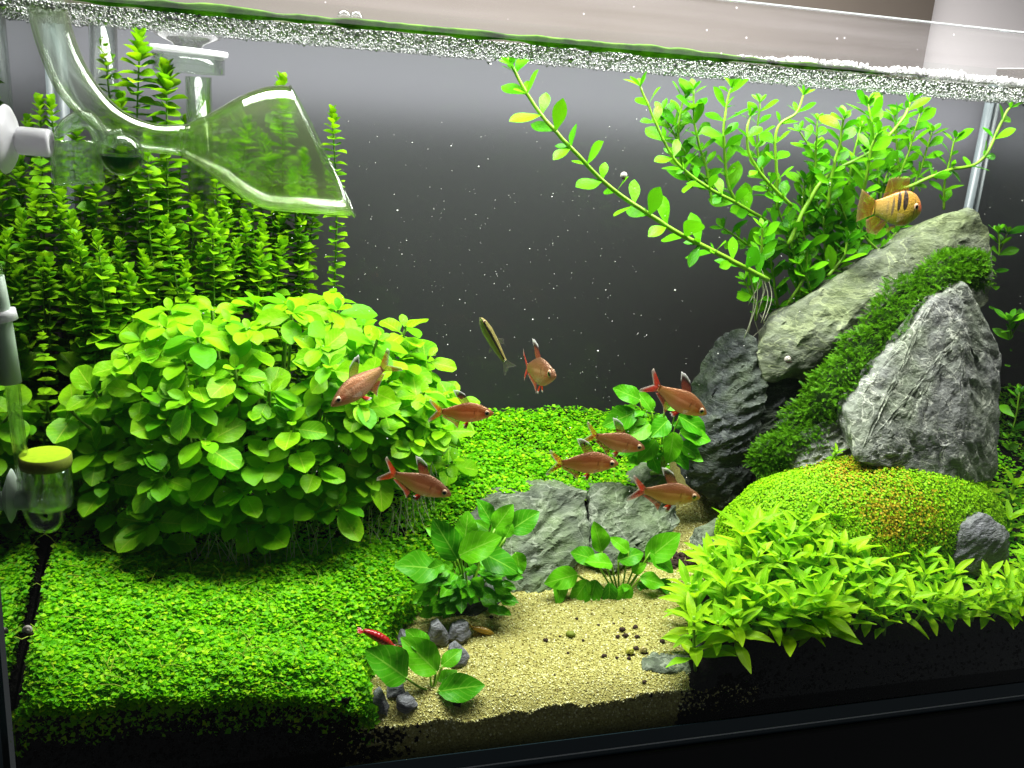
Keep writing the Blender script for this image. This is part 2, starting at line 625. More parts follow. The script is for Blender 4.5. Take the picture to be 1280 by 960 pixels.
def lawn_edge(y):                          # where the carpet ends on its sand side
    return float(np.interp(y, [0, 2, 4, 7, 9, 11, 12.5, 13.4, 14.2, 18, 24], [14.9, 14.9, 15.6, 18.2, 19.8, 21.6, 24.0, 31.0, 36.5, 38.5, 40.5]))


def bank_edge(y):                          # where the bank of soil begins
    return float(np.interp(y, [0, 1.5, 4, 7, 10, 14, 18, 24], [31.9, 32.2, 34.0, 36.0, 38.0, 41.0, 43.0, 44.0]))


def lawn_z(x, y):
    z = 5.35 + 0.19 * y + max(0.0, 8 - x) * 0.10 + 0.42 * fbm(x, y, 0.22, 3.1)
    e = lawn_edge(y) - x
    if e < 4.5:
        z -= (1.7 if y < 11 else 0.6) * (1 - max(e, 0) / 4.5) ** 2
    if y < 1.4:
        z -= 0.8 * (1 - y / 1.4) ** 2
    if x < 0.8:
        z -= 0.9 * (1 - x / 0.8)
    return z


def sand_z(x, y):
    z = 3.1 + 0.105 * y + 0.004 * y * y + 0.16 * fbm(x, y, 0.3, 9.0)
    if y < 1.3:
        z -= (0.75 + 0.35 * fbm(x, 1.0, 0.5, 4.4)) * (1 - y / 1.3) ** 2
    return z


def bank_z(x, y):
    e = x - bank_edge(y)
    z = 4.3 + 0.30 * y + 0.2 * fbm(x, y, 0.3, 5.0) - (0.5 * (1 - y) ** 2 if y < 1 else 0)
    if e < 3:
        k = max(e, 0) / 3
        k = k * k * (3 - 2 * k)
        z = z * k + (sand_z(x, y) - 0.12) * (1 - k)
    return z


def bed(name, x0, x1, zf, mat, nx, ny, label=None):
    """a bed of substrate: top sheet plus its faces against the glass"""
    vs_, fs = [], []
    ys = [0.06 + (D - 0.12) * (j / ny) ** 1.3 for j in range(ny + 1)]
    for y in ys:
        a, b = x0(y), x1(y)
        for i in range(nx + 1):
            x = a + (b - a) * i / nx
            vs_.append((x, y, zf(x, y)))
    w = nx + 1
    for j in range(ny):
        for i in range(nx):
            k = j * w + i
            fs.append((k, k + 1, k + w + 1, k + w))
    ring = [i for i in range(w)] + [j * w + nx for j in range(1, ny + 1)] + [ny * w + i for i in range(nx - 1, -1, -1)] + [j * w for j in range(ny - 1, 0, -1)]
    n0 = len(vs_)
    for r in ring:
        vs_.append((vs_[r][0], vs_[r][1], 0.05))
    m = len(ring)
    for k in range(m):
        k2 = (k + 1) % m
        fs.append((ring[k2], ring[k], n0 + k, n0 + k2))
    o = link(name, new_mesh(name, vs_, fs, mat, smooth=False))
    tag(o, label, kind='structure')
    return o


bed('sand', lambda y: 12.0, lambda y: 47.0, sand_z, M['sand'], 90, 60, 'pale yellow sand filling the open patch between the plants')
bed('soil_under_carpet', lambda y: 0.06, lambda y: lawn_edge(y) - 0.15 - 0.5 * max(0, 1 - y), lawn_z, M['soil'], 60, 50, 'black soil below the green carpet')
bed('soil_bank', bank_edge, lambda y: W - 0.06, bank_z, M['soil'], 50, 50, 'black soil bank under the leafy border plants')

def on_sand(px, py, lift=0.0):
    a_, b_ = 0.1, 20.0
    for _ in range(40):
        m_ = (a_ + b_) / 2
        p_ = at(px, py, m_)
        if p_.z > sand_z(p_.x, p_.y) + lift:
            a_ = m_
        else:
            b_ = m_
    return at(px, py, a_)


# the stand, the wall and the panel behind
box('stand', (-6, -0.9, -45), (W + 6, D + 4, -0.42), M['black'], bevel=0.15)['kind'] = 'structure'
wl = box('wall', (-150, 40, -60), (220, 44, 160), M['wall'])
wl['kind'] = 'structure'
pn = box('wall_panel', (-60, 38.0, -45), (at(1158, 60, 38).x, 39.9, 130), M['panel'])
pn['kind'] = 'structure'

# ------------------------------------------------------------------ the tank
tank = thing('aquarium', (0, 0, 0), 'rimless clear glass tank with grey backdrop standing on a black stand', 'aquarium')
box('front_pane', (-0.6, -0.6, -0.4), (W + 0.6, 0.0, HR), M['pane'], tank)
box('back_pane', (-0.6, D, -0.4), (W + 0.6, D + 0.5, HR), M['pane_clear'], tank)
box('side_pane', (-0.6, 0.004, -0.4), (0.0, D - 0.004, HR), M['pane_side'], tank)
box('side_pane', (W, 0.004, -0.4), (W + 0.6, D - 0.004, HR), M['pane_side'], tank)
box('base_pane', (0.004, 0.004, -0.4), (W - 0.004, D - 0.004, 0.04), M['glass_edge'], tank)
box('backdrop_film', (-0.6, D + 0.52, -0.4), (W + 0.6, D + 0.7, HW + 0.3), M['backdrop'], tank)
box('rim', (-0.6, -0.6, HR + 0.005), (W + 0.6, -0.45, HR + 0.05), M['rim_edge'], tank)
box('rim', (W + 0.02, 0.01, HR + 0.005), (W + 0.6, D, HR + 0.05), M['rim_edge'], tank)
box('bottom_trim', (-0.62, -0.66, -0.40), (W + 0.62, -0.605, 0.85), M['glass_edge'], tank)
box('bottom_edge', (-0.62, -0.70, -0.06), (W + 0.62, -0.665, 0.0), M['rim_edge'], tank)
for cx, cyy in ((0.25, D - 0.25), (W - 0.25, D - 0.25)):
    tube('corner_seam', [(cx, cyy, 0), (cx, cyy, HR - 1)], 0.35, M['silicone'], tank, 10)
box('corner_edge', (-0.64, -0.64, -0.4), (-0.35, -0.603, HR - 0.4), M['glass_edge'], tank)

# water surface with its film of bubbles
nx, ny = 120, 44
vs_ = [(0.01 + (W - 0.02) * i / nx, 0.01 + (D - 0.02) * j / ny,
        HW + 0.06 * fbm(W * i / nx, D * j / ny, 0.5, 2.0) + 0.22 * math.exp(-(D * j / ny) / 0.25)) for j in range(ny + 1) for i in range(nx + 1)]
fs = [(j * (nx + 1) + i, j * (nx + 1) + i + 1, (j + 1) * (nx + 1) + i + 1, (j + 1) * (nx + 1) + i) for j in range(ny) for i in range(nx)]
tag(link('water_surface', new_mesh('water_surface', vs_, fs, M['water'])), 'still water surface seen from below', kind='structure')

n = 60000
bx = RNG.uniform(0.1, W - 0.1, n)
by = D * RNG.uniform(0, 1, n) ** 1.15
bs = RNG.lognormal(-3.58, 0.48, n)
bz = HW - bs * 0.6 - RNG.uniform(0, 0.03, n)
bub = scatter_mesh('surface_bubbles', (np.array([(1, 0, 0), (-1, 0, 0), (0, 1, 0), (0, -1, 0), (0, 0, 1), (0, 0, -1)], float), np.array([(0, 2, 4), (2, 1, 4), (1, 3, 4), (3, 0, 4), (2, 0, 5), (1, 2, 5), (3, 1, 5), (0, 3, 5)]), None), np.stack([bx, by, bz], 1), np.tile((0, 1.0, 0), (n, 1)), np.tile((0, 0, 1.0), (n, 1)), bs, M['bubble'])
tag(link('surface_bubbles', bub), 'silvery film of tiny bubbles under the water surface', kind='stuff')
n = 5200
bx = 29.5 + (W - 29.5) * RNG.uniform(0, 1, n)
bs = RNG.lognormal(-2.95, 0.35, n)
hh = 0.34 + 0.10 * np.sin(bx * 1.7) * np.sin(bx * 0.63)
ramp_ = np.clip((bx - 29) / 4, 0.15, 1)
by = 0.08 + RNG.uniform(0, 1, n) * 0.9
bz = HW + 0.12 + hh * ramp_ * RNG.uniform(0, 1, n) ** 1.5
foam = scatter_mesh('foam', ico(1), np.stack([bx, by, bz], 1), np.tile((0, 1.0, 0), (n, 1)), np.tile((0, 0, 1.0), (n, 1)), bs, M['foam'])
tag(link('foam', foam), 'white foam of fine bubbles along the water line', kind='stuff')
# algae line where the water meets the front glass
pts = [Vector((0.2 + 40 * i / 160, 0.12, HW + 0.17 + 0.05 * fbm(i * 0.3, 1, 0.6, 4.0))) for i in range(161)]
rr = [(0.22 if i < 115 else 0.22 - 0.16 * (i - 115) / 46) * (0.75 + 0.5 * fbm(i, 3, 0.13, 6.0)) for i in range(161)]
tag(tube('waterline_algae', pts, rr, M['alga_film'], None, 8), 'green algae line where the water meets the front glass', 'algae')
for k, px in enumerate((431, 446)):
    p = at(px, 33, -0.0)
    v, f, _ = ico(3)
    o = link('air_bubble', new_mesh('air_bubble', v * 0.27, f, M['glass']), loc=(p.x, 0.30, HW + 0.35))
    tag(o, 'large clear air bubble floating against the front glass, one of a pair', 'bubble', 'pair of large bubbles')


# ------------------------------------------------------------------ rocks
def rock(name, label, pts, thick, mat, bulge=0.8, shrink=0.8, rough=0.25, cuts=4, seed=0.0, grain=(1, 1, 3), sc=0.5, group=None, extra=()):
    """outline seen in the photograph at real depth, given thickness and relief"""
    front = [at(*p) for p in pts]
    c = sum(front, Vector()) / len(front)
    back = [c + (p - c) * shrink + Vector((0, thick, -0.03 * thick)) for p in front]
    mids = [c + (p - c) * 0.55 + Vector((0, -bulge * random.Random(seed + i).uniform(0.5, 1.1), 0)) for i, p in enumerate(front)]
    bm = bmesh.new()
    for p in front + back + mids + [Vector(e) for e in extra]:
        bm.verts.new(p)
    r = bmesh.ops.convex_hull(bm, input=bm.verts)
    bmesh.ops.delete(bm, geom=list({e for e in r['geom_interior'] + r['geom_unused'] if isinstance(e, bmesh.types.BMVert)}), context='VERTS')
    bmesh.ops.triangulate(bm, faces=bm.faces)
    big = max((max(p.co[i] for p in bm.verts) - min(p.co[i] for p in bm.verts)) for i in range(3))
    bmesh.ops.bevel(bm, geom=list(bm.edges), offset=min(0.12, 0.018 * big), segments=1, affect='EDGES')
    bmesh.ops.triangulate(bm, faces=bm.faces)
    big = max((max(p.co[i] for p in bm.verts) - min(p.co[i] for p in bm.verts)) for i in range(3))
    target = max(0.10, big / 60)
    for _ in range(9):
        es = [e for e in bm.edges if e.calc_length() > target * 1.6]
        if not es or len(bm.faces) > 16000:
            break
        bmesh.ops.subdivide_edges(bm, edges=es, cuts=1)
        bmesh.ops.triangulate(bm, faces=[f for f in bm.faces if len(f.verts) > 3])
    bm.normal_update()
    G = Vector(grain)
    q = Quaternion(Vector((0.3, 1, 0.2)).normalized(), 0.6)
    new = []
    for v in bm.verts:
        p = q @ v.co
        p = Vector((p.x * G.x, p.y * G.y, p.z * G.z)) * sc + Vector((seed, seed * 2, 0))
        h = noise.ridged_multi_fractal(p, 0.9, 2.1, 5, 1.0, 2.0) - 1.0 + 0.8 * noise.fractal(p * 0.35, 1.0, 2.0, 3)
        new.append(v.co + v.normal * h * rough * min(1.0, 0.3 + big / 6))
    base = Vector((c.x, c.y, min(p.z for p in front)))
    bm.verts.index_update()
    fs_ = np.array([[v.index for v in f.verts] for f in bm.faces])
    bm.free()
    me = new_mesh(name, [(p - base)[:] for p in new], fs_, mat)
    me.set_sharp_from_angle(angle=math.radians(38))
    o = link(name, me, loc=base)
    return tag(o, label, 'rock', group)


rock('stone', 'tall pointed grey slate stone with white veins behind the round green mound',
     [(1205, 352, 11), (1168, 372, 10.5), (1105, 460, 9.5), (1062, 520, 8.6), (1070, 575, 7.2), (1200, 606, 6.6), (1245, 600, 7.6), (1240, 520, 9.2), (1252, 445, 10.5), (1225, 385, 11)],
     4.5, M['rock_main'], bulge=0.7, rough=0.20, seed=1.3, sc=0.42, grain=(2.6, 1.2, 0.9))
rock('stone', 'long olive stone slab leaning behind the strip of moss',
     [(943, 440, 15), (960, 405, 16), (1040, 350, 16), (1120, 315, 16), (1185, 268, 16.5), (1215, 262, 16.5), (1236, 285, 16.5), (1240, 380, 16), (1150, 420, 15), (1040, 475, 15), (955, 480, 14.5)],
     2.5, M['rock_slab'], bulge=0.9, rough=0.24, seed=4.1, sc=0.34, grain=(1, 1, 1.6))
rock('stone', 'dark slate stone standing under the low end of the leaning slab',
     [(930, 410, 16), (948, 425, 15.5), (960, 490, 14.5), (940, 600, 14), (905, 640, 13.5), (862, 612, 14), (868, 540, 15), (890, 470, 16)],
     3.0, M['rock_dark'], bulge=0.9, rough=0.26, seed=7.7, sc=0.4)
rock('stone', 'black shadowed stone wedged below the leaning slab',
     [(955, 470, 15.5), (1040, 470, 15.5), (1020, 540, 14.5), (960, 600, 14.2), (930, 590, 14.6)],
     2.5, M['rock_dark'], bulge=0.4, rough=0.2, seed=2.9, sc=0.4)
rock('stone', 'low grey stone between the moss and the tall slate stone',
     [(982, 575, 10.5), (1005, 545, 10.5), (1038, 524, 10.5), (1072, 545, 10), (1075, 585, 9.5), (1000, 605, 9.5)],
     2.5, M['rock_main'], bulge=0.6, rough=0.2, seed=5.5, sc=0.6)
rock('stone', 'small dark grey stone set into the edge of the round green mound',
     [(1190, 700, 3.6), (1203, 657, 4.0), (1233, 641, 4.4), (1262, 664, 4.2), (1262, 712, 3.4), (1220, 722, 3.2)],
     2.0, M['pebble'], bulge=0.5, rough=0.07, seed=6.1, sc=0.7)
rock('stone', 'broad green grey stone rising from the sand below the carpet',
     [(575, 650, 11.5), (625, 617, 12.5), (690, 609, 13), (734, 612, 13), (737, 690, 10), (700, 735, 8.6), (645, 762, 7.8), (612, 765, 8.0), (600, 720, 9.5)],
     3.5, M['rock_low'], bulge=0.5, rough=0.24, seed=8.2, sc=0.4)
rock('stone', 'green grey stone split off beside the broad one, behind a leafy clump',
     [(739, 614, 13), (770, 607, 13.2), (810, 618, 13), (850, 633, 12.5), (852, 655, 11.5), (815, 690, 10.2), (765, 715, 9.2), (738, 706, 9.6)],
     3.0, M['rock_low'], bulge=0.4, rough=0.24, seed=3.3, sc=0.45)
rock('stone', 'dark stone buried under the dense leafy clump',
     [(545, 770, 7.2), (560, 735, 7.6), (600, 725, 8.0), (635, 745, 7.8), (632, 775, 7.0), (585, 788, 6.4)], 2.0, M['rock_dark'], bulge=0.3, rough=0.15, seed=3.9, sc=0.5)
rock('stone', 'grey stone peeking up behind the split stones at the edge of the carpet',
     [(785, 604, 14.5), (812, 583, 14.8), (832, 590, 14.8), (842, 625, 14.0), (800, 625, 14.0)], 1.5, M['rock_low'], bulge=0.3, rough=0.15, seed=9.4, sc=0.5)
rock('stone', 'mossy grey stone at the end of the sand path beside the border plants',
     [(868, 690, 9.4), (880, 668, 9.8), (915, 655, 10), (935, 665, 10), (930, 705, 9.2), (885, 712, 9)], 1.6, M['rock_low'], bulge=0.4, rough=0.15, seed=1.9, sc=0.6)
rock('stone', 'flat grey stone half sunk in the sand below the border plants',
     [(800, 836, 1.1), (815, 826, 1.7), (860, 819, 1.8), (900, 822, 1.4), (905, 842, 0.8), (850, 849, 0.6)], 1.0, M['rock_low'], bulge=0.3, rough=0.12, seed=2.2, sc=0.7)
rock('stone', 'dark stone under the leafy border at the rim of the sand',
     [(868, 815, 1.3), (885, 795, 1.7), (915, 788, 1.7), (930, 815, 0.9), (900, 837, 0.6)], 1.2, M['rock_dark'], bulge=0.3, rough=0.12, seed=4.8, sc=0.7)
for i, (lab, pts) in enumerate((
        ('upright grey pebble behind the small broad leaved plant', [(535, 806, 5.6), (540, 783, 5.9), (550, 778, 5.9), (561, 792, 5.8), (560, 808, 5.5)]),
        ('dark rounded pebble at the foot of the dense leafy clump', [(560, 800, 6.4), (566, 783, 6.7), (585, 778, 6.8), (590, 796, 6.4), (575, 806, 6.1)]),
        ('flat pale grey pebble leaning on the sand beside the small broad leaved plant', [(562, 812, 4.9), (572, 806, 5.0), (588, 820, 4.6), (582, 833, 4.2), (562, 836, 4.1)]),
        ('pointed grey pebble at the corner of the carpet by the front glass', [(466, 889, 0.7), (469, 872, 0.9), (477, 865, 1.0), (487, 884, 0.8), (484, 895, 0.6)]),
        ('flat dark grey pebble on the sand in front of the small broad leaved plant', [(495, 886, 0.9), (498, 874, 1.1), (515, 872, 1.2), (523, 882, 1.0), (508, 893, 0.7)]),
        ('dark pebble in the shade under the small broad leaved plant', [(484, 872, 2.1), (488, 850, 2.6), (503, 852, 2.6), (508, 870, 2.2)]),
        ('grey pebble hidden between the carpet and the small broad leaved plant', [(498, 805, 5.2), (503, 792, 5.4), (514, 796, 5.4), (514, 815, 5.0)]))):
    yb = on_sand(*max(pts, key=lambda q_: q_[1])[:2]).y
    y0_ = min(q_[2] for q_ in pts)
    pts = [(a_, b_, yb + (c_ - y0_) * 0.5) for a_, b_, c_ in pts]
    rock('pebble', lab, pts, 0.7, M['pebble'], bulge=0.2, rough=0.10, seed=10 + i, sc=0.9, group='pebbles round the sand')
# small things lying on the sand
for i, (px, py, y, r, lab, m) in enumerate((
        (713, 795, 5.4, 0.24, 'olive rounded pebble lying alone on the sand', 'cup_side'),
        (682, 801, 5.0, 0.13, '', ''), (729, 801, 5.1, 0.09, '', ''), (777, 788, 5.6, 0.17, '', ''), (794, 785, 5.7, 0.16, '', ''), (772, 797, 5.2, 0.13, '', ''), (782, 796, 5.2, 0.17, '', ''),
        (796, 797, 5.2, 0.15, '', ''), (755, 821, 3.9, 0.15, '', ''), (771, 823, 3.8, 0.1, '', ''), (786, 824, 3.8, 0.12, '', ''), (828, 803, 4.6, 0.16, '', ''), (748, 782, 6.2, 0.09, '', ''), (767, 780, 6.2, 0.08, '', ''),
        (700, 796, 5.3, 0.07, '', ''), (710, 817, 4.2, 0.08, '', ''), (693, 844, 2.8, 0.07, '', ''), (614, 772, 7.0, 0.13, '', ''), (721, 774, 6.7, 0.09, '', ''), (805, 853, 2.2, 0.11, '', ''),
        (795, 812, 4.3, 0.15, '', ''), (571, 880, 1.2, 0.26, 'dark rounded pebble on the sand by the front glass', 'granule'))):
    v, f, _ = ico(2)
    v = v * np.array([1, 0.9, 0.7]) * (1 + 0.18 * RNG.standard_normal((len(v), 1)))
    p = on_sand(px, py)
    o = link('pebble' if lab else 'soil_grain', new_mesh('soil_grain', v * r, f, M[m or 'granule'], smooth=False), loc=(p.x, p.y, sand_z(p.x, p.y) + r * 0.45))
    tag(o, lab or 'dark brown grain of soil lying loose on the pale sand', 'pebble' if lab else 'soil grain', None if lab else 'soil grains strewn on the sand')

# sand and soil mixed where the beds meet behind the front glass
pos, pos2 = [], []
for _ in range(5200):
    x, z = random.uniform(13.6, 36.5), random.uniform(0.9, 3.0)
    if z < sand_z(x, 0.05) + 0.05 and random.random() < min(1.0, (z - 0.5) / 1.6):
        pos.append((x, random.uniform(0.02, 0.10), z))
for _ in range(1500):
    e = random.choice((14.6, 34.6))
    x, z = random.gauss(e, 1.3), random.uniform(0.5, 3.2)
    if z < (sand_z(x, 0.05) if 14.8 < x < 34 else 4.5):
        pos2.append((x, random.uniform(0.01, 0.08), z))
for _ in range(2600):
    x = random.choice((random.uniform(0.1, 14.5), random.uniform(35, 64.5)))
    pos2.append((x, random.uniform(0.03, 0.09), random.uniform(0.5, 4.2)))
octa = (np.array([(1, 0, 0), (-1, 0, 0), (0, 1, 0), (0, -1, 0), (0, 0, .8), (0, 0, -.8)], float),
        np.array([(0, 2, 4), (2, 1, 4), (1, 3, 4), (3, 0, 4), (2, 0, 5), (1, 2, 5), (3, 1, 5), (0, 3, 5)]), None)
for nm_, pp_, lo_, hi_, mm_, lb_ in (('sand_at_glass', pos, 0.04, 0.09, 'grain', 'sand grains pressed against the front glass in the shade'), ('soil_at_glass', pos2, 0.08, 0.17, 'soil', 'dark soil grains pressed against the front glass')):
    k_ = len(pp_)
    me = scatter_mesh(nm_, octa, pp_, RNG.standard_normal((k_, 3)), RNG.standard_normal((k_, 3)), RNG.uniform(lo_, hi_, k_), M[mm_])
    me.polygons.foreach_set('use_smooth', np.zeros(len(me.polygons), dtype=bool))
    tag(link(nm_, me), lb_, kind='stuff')

# dark soil grains spilled on the path and the grains of sand themselves
n = 170
q = [at(random.gauss(855, 14), random.gauss(690, 13), random.uniform(9.6, 10.8)) for _ in range(n)]
pos = np.array([(p.x, p.y, sand_z(p.x, p.y) + random.uniform(0.02, 0.2)) for p in q])
sp = scatter_mesh('spilled_soil', ico(1), pos, RNG.standard_normal((n, 3)), RNG.standard_normal((n, 3)), RNG.uniform(0.09, 0.17, n), M['granule'])
tag(link('spilled_soil', sp), 'patch of brown soil grains spilled at the end of the sand path', kind='stuff')
pos = []
while len(pos) < 26000:
    y = D * random.random() ** 1.5 * 0.75
    x = random.uniform(max(14.5, lawn_edge(y) - 0.5), bank_edge(y) + 0.6)
    pos.append((x, y + 0.05, sand_z(x, y) + random.uniform(-0.02, 0.04)))
n = len(pos)
octa = (np.array([(1, 0, 0), (-1, 0, 0), (0, 1, 0), (0, -1, 0), (0, 0, .8), (0, 0, -.8)], float),
        np.array([(0, 2, 4), (2, 1, 4), (1, 3, 4), (3, 0, 4), (2, 0, 5), (1, 2, 5), (3, 1, 5), (0, 3, 5)]), None)
gr = scatter_mesh('sand_grains', octa, pos, RNG.standard_normal((n, 3)), RNG.standard_normal((n, 3)), RNG.uniform(0.035, 0.085, n), M['grain'])
gr.polygons.foreach_set('use_smooth', np.zeros(len(gr.polygons), dtype=bool))
tag(link('sand_grains', gr), 'coarse pale yellow grains covering the sand bed', kind='stuff')
# E1
# ------------------------------------------------------------------ carpet, mound, moss
rnd3 = lambda s=1.0: Vector((random.gauss(0, s), random.gauss(0, s), random.gauss(0, s)))
round_leaf = leaf_template(width=0.9, a=0.95, tip=0.7, cup=0.18, droop=-0.12, nu=2, nv=2)
pos, dr, nm, sz = [], [], [], []
while len(pos) < 90000:
    y = D * random.random() ** 1.35
    x = random.uniform(0.42, lawn_edge(y) + 0.25)
    z = lawn_z(min(x, lawn_edge(y)), y)
    thin = y > 10 and x < 19 and y < 22                       # bare under the bush
    if thin and random.random() < 0.75:
        continue
    lump = fbm(x, y, 0.9, 1.0)
    pos.append((x, max(y, 0.1), z + random.uniform(-0.05, 0.42) + 0.16 * lump))
    a = random.uniform(0, 6.283)
    dr.append((math.cos(a), math.sin(a), random.uniform(-0.3, 0.5)))
    nm.append((random.gauss(0, 0.4), random.gauss(-0.1, 0.4), 1.0))
    sz.append(random.uniform(0.17, 0.32) * (1.0 + 0.25 * lump))
for _ in range(5200):                                         # the carpet hanging down against the glass
    x = random.uniform(0.05, 15.6)
    h = random.random() ** 1.7
    z = lawn_z(x, 0.1) + 0.25 - h * 1.8
    pos.append((x, random.uniform(0.06, 0.35), z))
    dr.append((random.gauss(0, 1), -0.25, random.gauss(0, 0.8)))
    nm.append((random.gauss(0, 0.5), -1.0, random.gauss(0.5, 0.5)))
    sz.append(random.uniform(0.20, 0.36))
for _ in range(5200):                                         # and down its sand side
    y = 13.0 * random.random()
    x = lawn_edge(y)
    h = random.random() ** 1.3
    top, bot = lawn_z(x, y), sand_z(x, y)
    z = top + 0.2 - h * (top - bot) * 0.95
    pos.append((x + random.uniform(-0.1, 0.35) + 0.35 * h, max(0.1, y), z))
    dr.append((random.gauss(0.3, 0.6), random.gauss(0, 0.8), random.gauss(0, 0.8)))
    nm.append((1.0, -0.6, random.gauss(0.6, 0.5)))
    sz.append(random.uniform(0.20, 0.36))
car = scatter_mesh('carpet_plants', round_leaf, pos, dr, nm, sz, M['lawn'])
tag(link('carpet_plants', car), 'dense low carpet of tiny bright green leaves covering the slope', kind='stuff')
# runners standing out of the carpet
vv, ff = [], []
for _ in range(260):
    y = D * random.random() ** 1.4
    x = random.uniform(0.3, lawn_edge(y) - 0.2)
    p = Vector((x, max(0.3, y), lawn_z(x, y) + 0.3))
    d = Vector((random.gauss(0, 1), random.gauss(0, 1), 0.35)).normalized()
    v, f = tube_arrays([p, p + d * 0.5 + Vector((0, 0, 0.12)), p + d * random.uniform(0.8, 1.3)], 0.022, 4, False)
    ff += [tuple(i + len(vv) for i in q_) for q_ in f]
    vv += v
tag(link('carpet_runners', new_mesh('carpet_runners', vv, ff, leaf_material('runner', (0.42, 0.55, 0.06), (0.28, 0.45, 0.03), island=True))), 'thin pale runners lying across the green carpet', kind='stuff')

MC, MR_ = Vector((48.6, 8.6, 6.4)), Vector((10.2, 5.0, 5.2))


def mound_point(u, w):
    """u azimuth, w height angle"""
    p = Vector((math.cos(w) * math.cos(u), math.cos(w) * math.sin(u), math.sin(w)))
    k = 1 + 0.05 * noise.fractal(p * 1.8, 1, 2, 3)
    return MC + Vector((p.x * MR_.x * k, p.y * MR_.y * k, p.z * MR_.z * k)), Vector((p.x / MR_.x, p.y / MR_.y, p.z / MR_.z)).normalized()


mound = thing('carpet_mound', (MC.x, MC.y, bank_z(MC.x, MC.y)), 'round mound of tiny green leaves with an orange brown patch on top', 'plant mound')
mo = Vector((MC.x, MC.y, bank_z(MC.x, MC.y)))
vs_, fs = [], []
for j in range(17):
    for i in range(48):
        p, _ = mound_point(6.2832 * i / 48, -0.35 + 1.92 * j / 16)
        vs_.append((p - mo)[:])
for j in range(16):
    for i in range(48):
        a, b = j * 48 + i, j * 48 + (i + 1) % 48
        fs.append((a, b, b + 48, a + 48))
link('core', new_mesh('mound_core', vs_, fs, plain('mound_base', (0.06, 0.15, 0.01), 0.9, 0.1, var=0.5, scale=200)), mound)
corner = ([], [], [], [])
for _ in range(5200):
    x, y = random.uniform(52, W - 0.3), random.uniform(3.6, D - 0.5)
    corner[0].append((x, y, bank_z(x, y) + random.uniform(0.0, 0.35)))
    a = random.uniform(0, 6.283)
    corner[1].append((math.cos(a), math.sin(a), random.uniform(-0.3, 0.5)))
    corner[2].append((random.gauss(0, 0.4), random.gauss(-0.1, 0.4), 1.0))
    corner[3].append(random.uniform(0.22, 0.4))
tag(link('ground_cover', scatter_mesh('ground_cover', round_leaf, *corner, M['lawn'])), 'thin green ground cover on the soil behind the mound', kind='stuff')
sets = {'green': ([], [], [], []), 'brown': ([], [], [], [])}
for _ in range(45000):
    u = random.uniform(math.pi - 0.5, 2 * math.pi + 0.5)
    w = math.asin(random.uniform(-0.15, 1.0))
    p, nn = mound_point(u, w)
    th = 0.75 * math.exp(-(((p.x - 47.0 - (11 - p.z) * 0.25) / 2.6) ** 2)) * min(1, max(0.15, (p.z - 7.2) / 1.5)) * (0.75 + 0.9 * noise.noise(p * 0.7 + Vector((3, 1, 2))))
    a = sets['brown' if random.random() < th else 'green']
    a[0].append((p + nn * random.uniform(0, 0.28) - mo)[:])
    a[1].append((nn.cross(rnd3()).normalized() + nn * 0.3)[:])
    a[2].append((nn + rnd3(0.4))[:])
    a[3].append(random.uniform(0.10, 0.18))
for k, mm in (('green', 'mound'), ('brown', 'mound_brown')):
    o = link('foliage', scatter_mesh('mound_' + k, round_leaf, *sets[k], M[mm]), mound)
    tag(o, 'orange brown tinted leaves' if k == 'brown' else None, kind='stuff')

# moss: a ridge of fronds
fr_v, fr_f = [], []


def fq(a, b, w, up=0.0):
    a, b = Vector(a), Vector(b)
    s = (b - a).normalized().cross(Vector((0, 0, 1))) * w
    k = len(fr_v)
    fr_v.extend([(a - s)[:], (a + s)[:], (b + s * 0.3)[:], (b - s * 0.3)[:]])
    fr_f.append((k, k + 1, k + 2, k + 3))


for k in range(7):
    y0 = k / 7
    fq((0, y0, -0.25 * y0 * y0), (0, y0 + 0.145, -0.25 * (y0 + .145) ** 2), 0.02)
    if k:
        for s in (-1, 1):
            fq((0, y0, -0.25 * y0 * y0), (s * 0.28 * (1.15 - y0), y0 + 0.16, -0.25 * y0 * y0 - 0.05), 0.045)
frond = (np.array(fr_v), np.array(fr_f), None)
spine = [(1228, 338, 12.5, 1.1), (1190, 342, 12.8, 1.5), (1140, 375, 12.6, 1.8), (1098, 425, 12.4, 1.95), (1050, 478, 12.2, 2.05), (1012, 530, 11.8, 2.0), (975, 570, 11.6, 1.7), (950, 592, 11.8, 1.2)]
sp3 = smooth_path([at(a, b, c) for a, b, c, _ in spine], 6)
srad = np.interp(np.linspace(0, 1, len(sp3)), np.linspace(0, 1, len(spine)), [r for *_, r in spine])
moss = thing('moss', sp3[-1], 'dark green feathery moss strip growing down between the slab and the tall stone', 'moss')
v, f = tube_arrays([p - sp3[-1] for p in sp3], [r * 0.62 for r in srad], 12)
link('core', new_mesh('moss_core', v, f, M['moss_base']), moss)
pos, dr, nm, sz = [], [], [], []
for _ in range(11000):
    k = random.uniform(0, len(sp3) - 1.001)
    i = int(k)
    p = sp3[i].lerp(sp3[i + 1], k - i)
    d = (sp3[i + 1] - sp3[i]).normalized()
    n_ = rnd3()
    n_ = (n_ - d * n_.dot(d)).normalized()
    if n_.y > 0.55:
        continue
    r = srad[i] * (0.75 + 0.4 * noise.noise((p + n_ * 2) * 0.55))
    pos.append((p + n_ * r - sp3[-1])[:])
    dr.append((n_ * 0.8 + Vector((-0.25, -0.2, 0.15)) + rnd3(0.45))[:])
    nm.append((n_ + rnd3(0.5) + Vector((0, 0, 0.7)))[:])
    sz.append(random.uniform(0.32, 0.72))
tag(link('foliage', scatter_mesh('moss_fronds', frond, pos, dr, nm, sz, M['moss']), moss), kind='stuff')

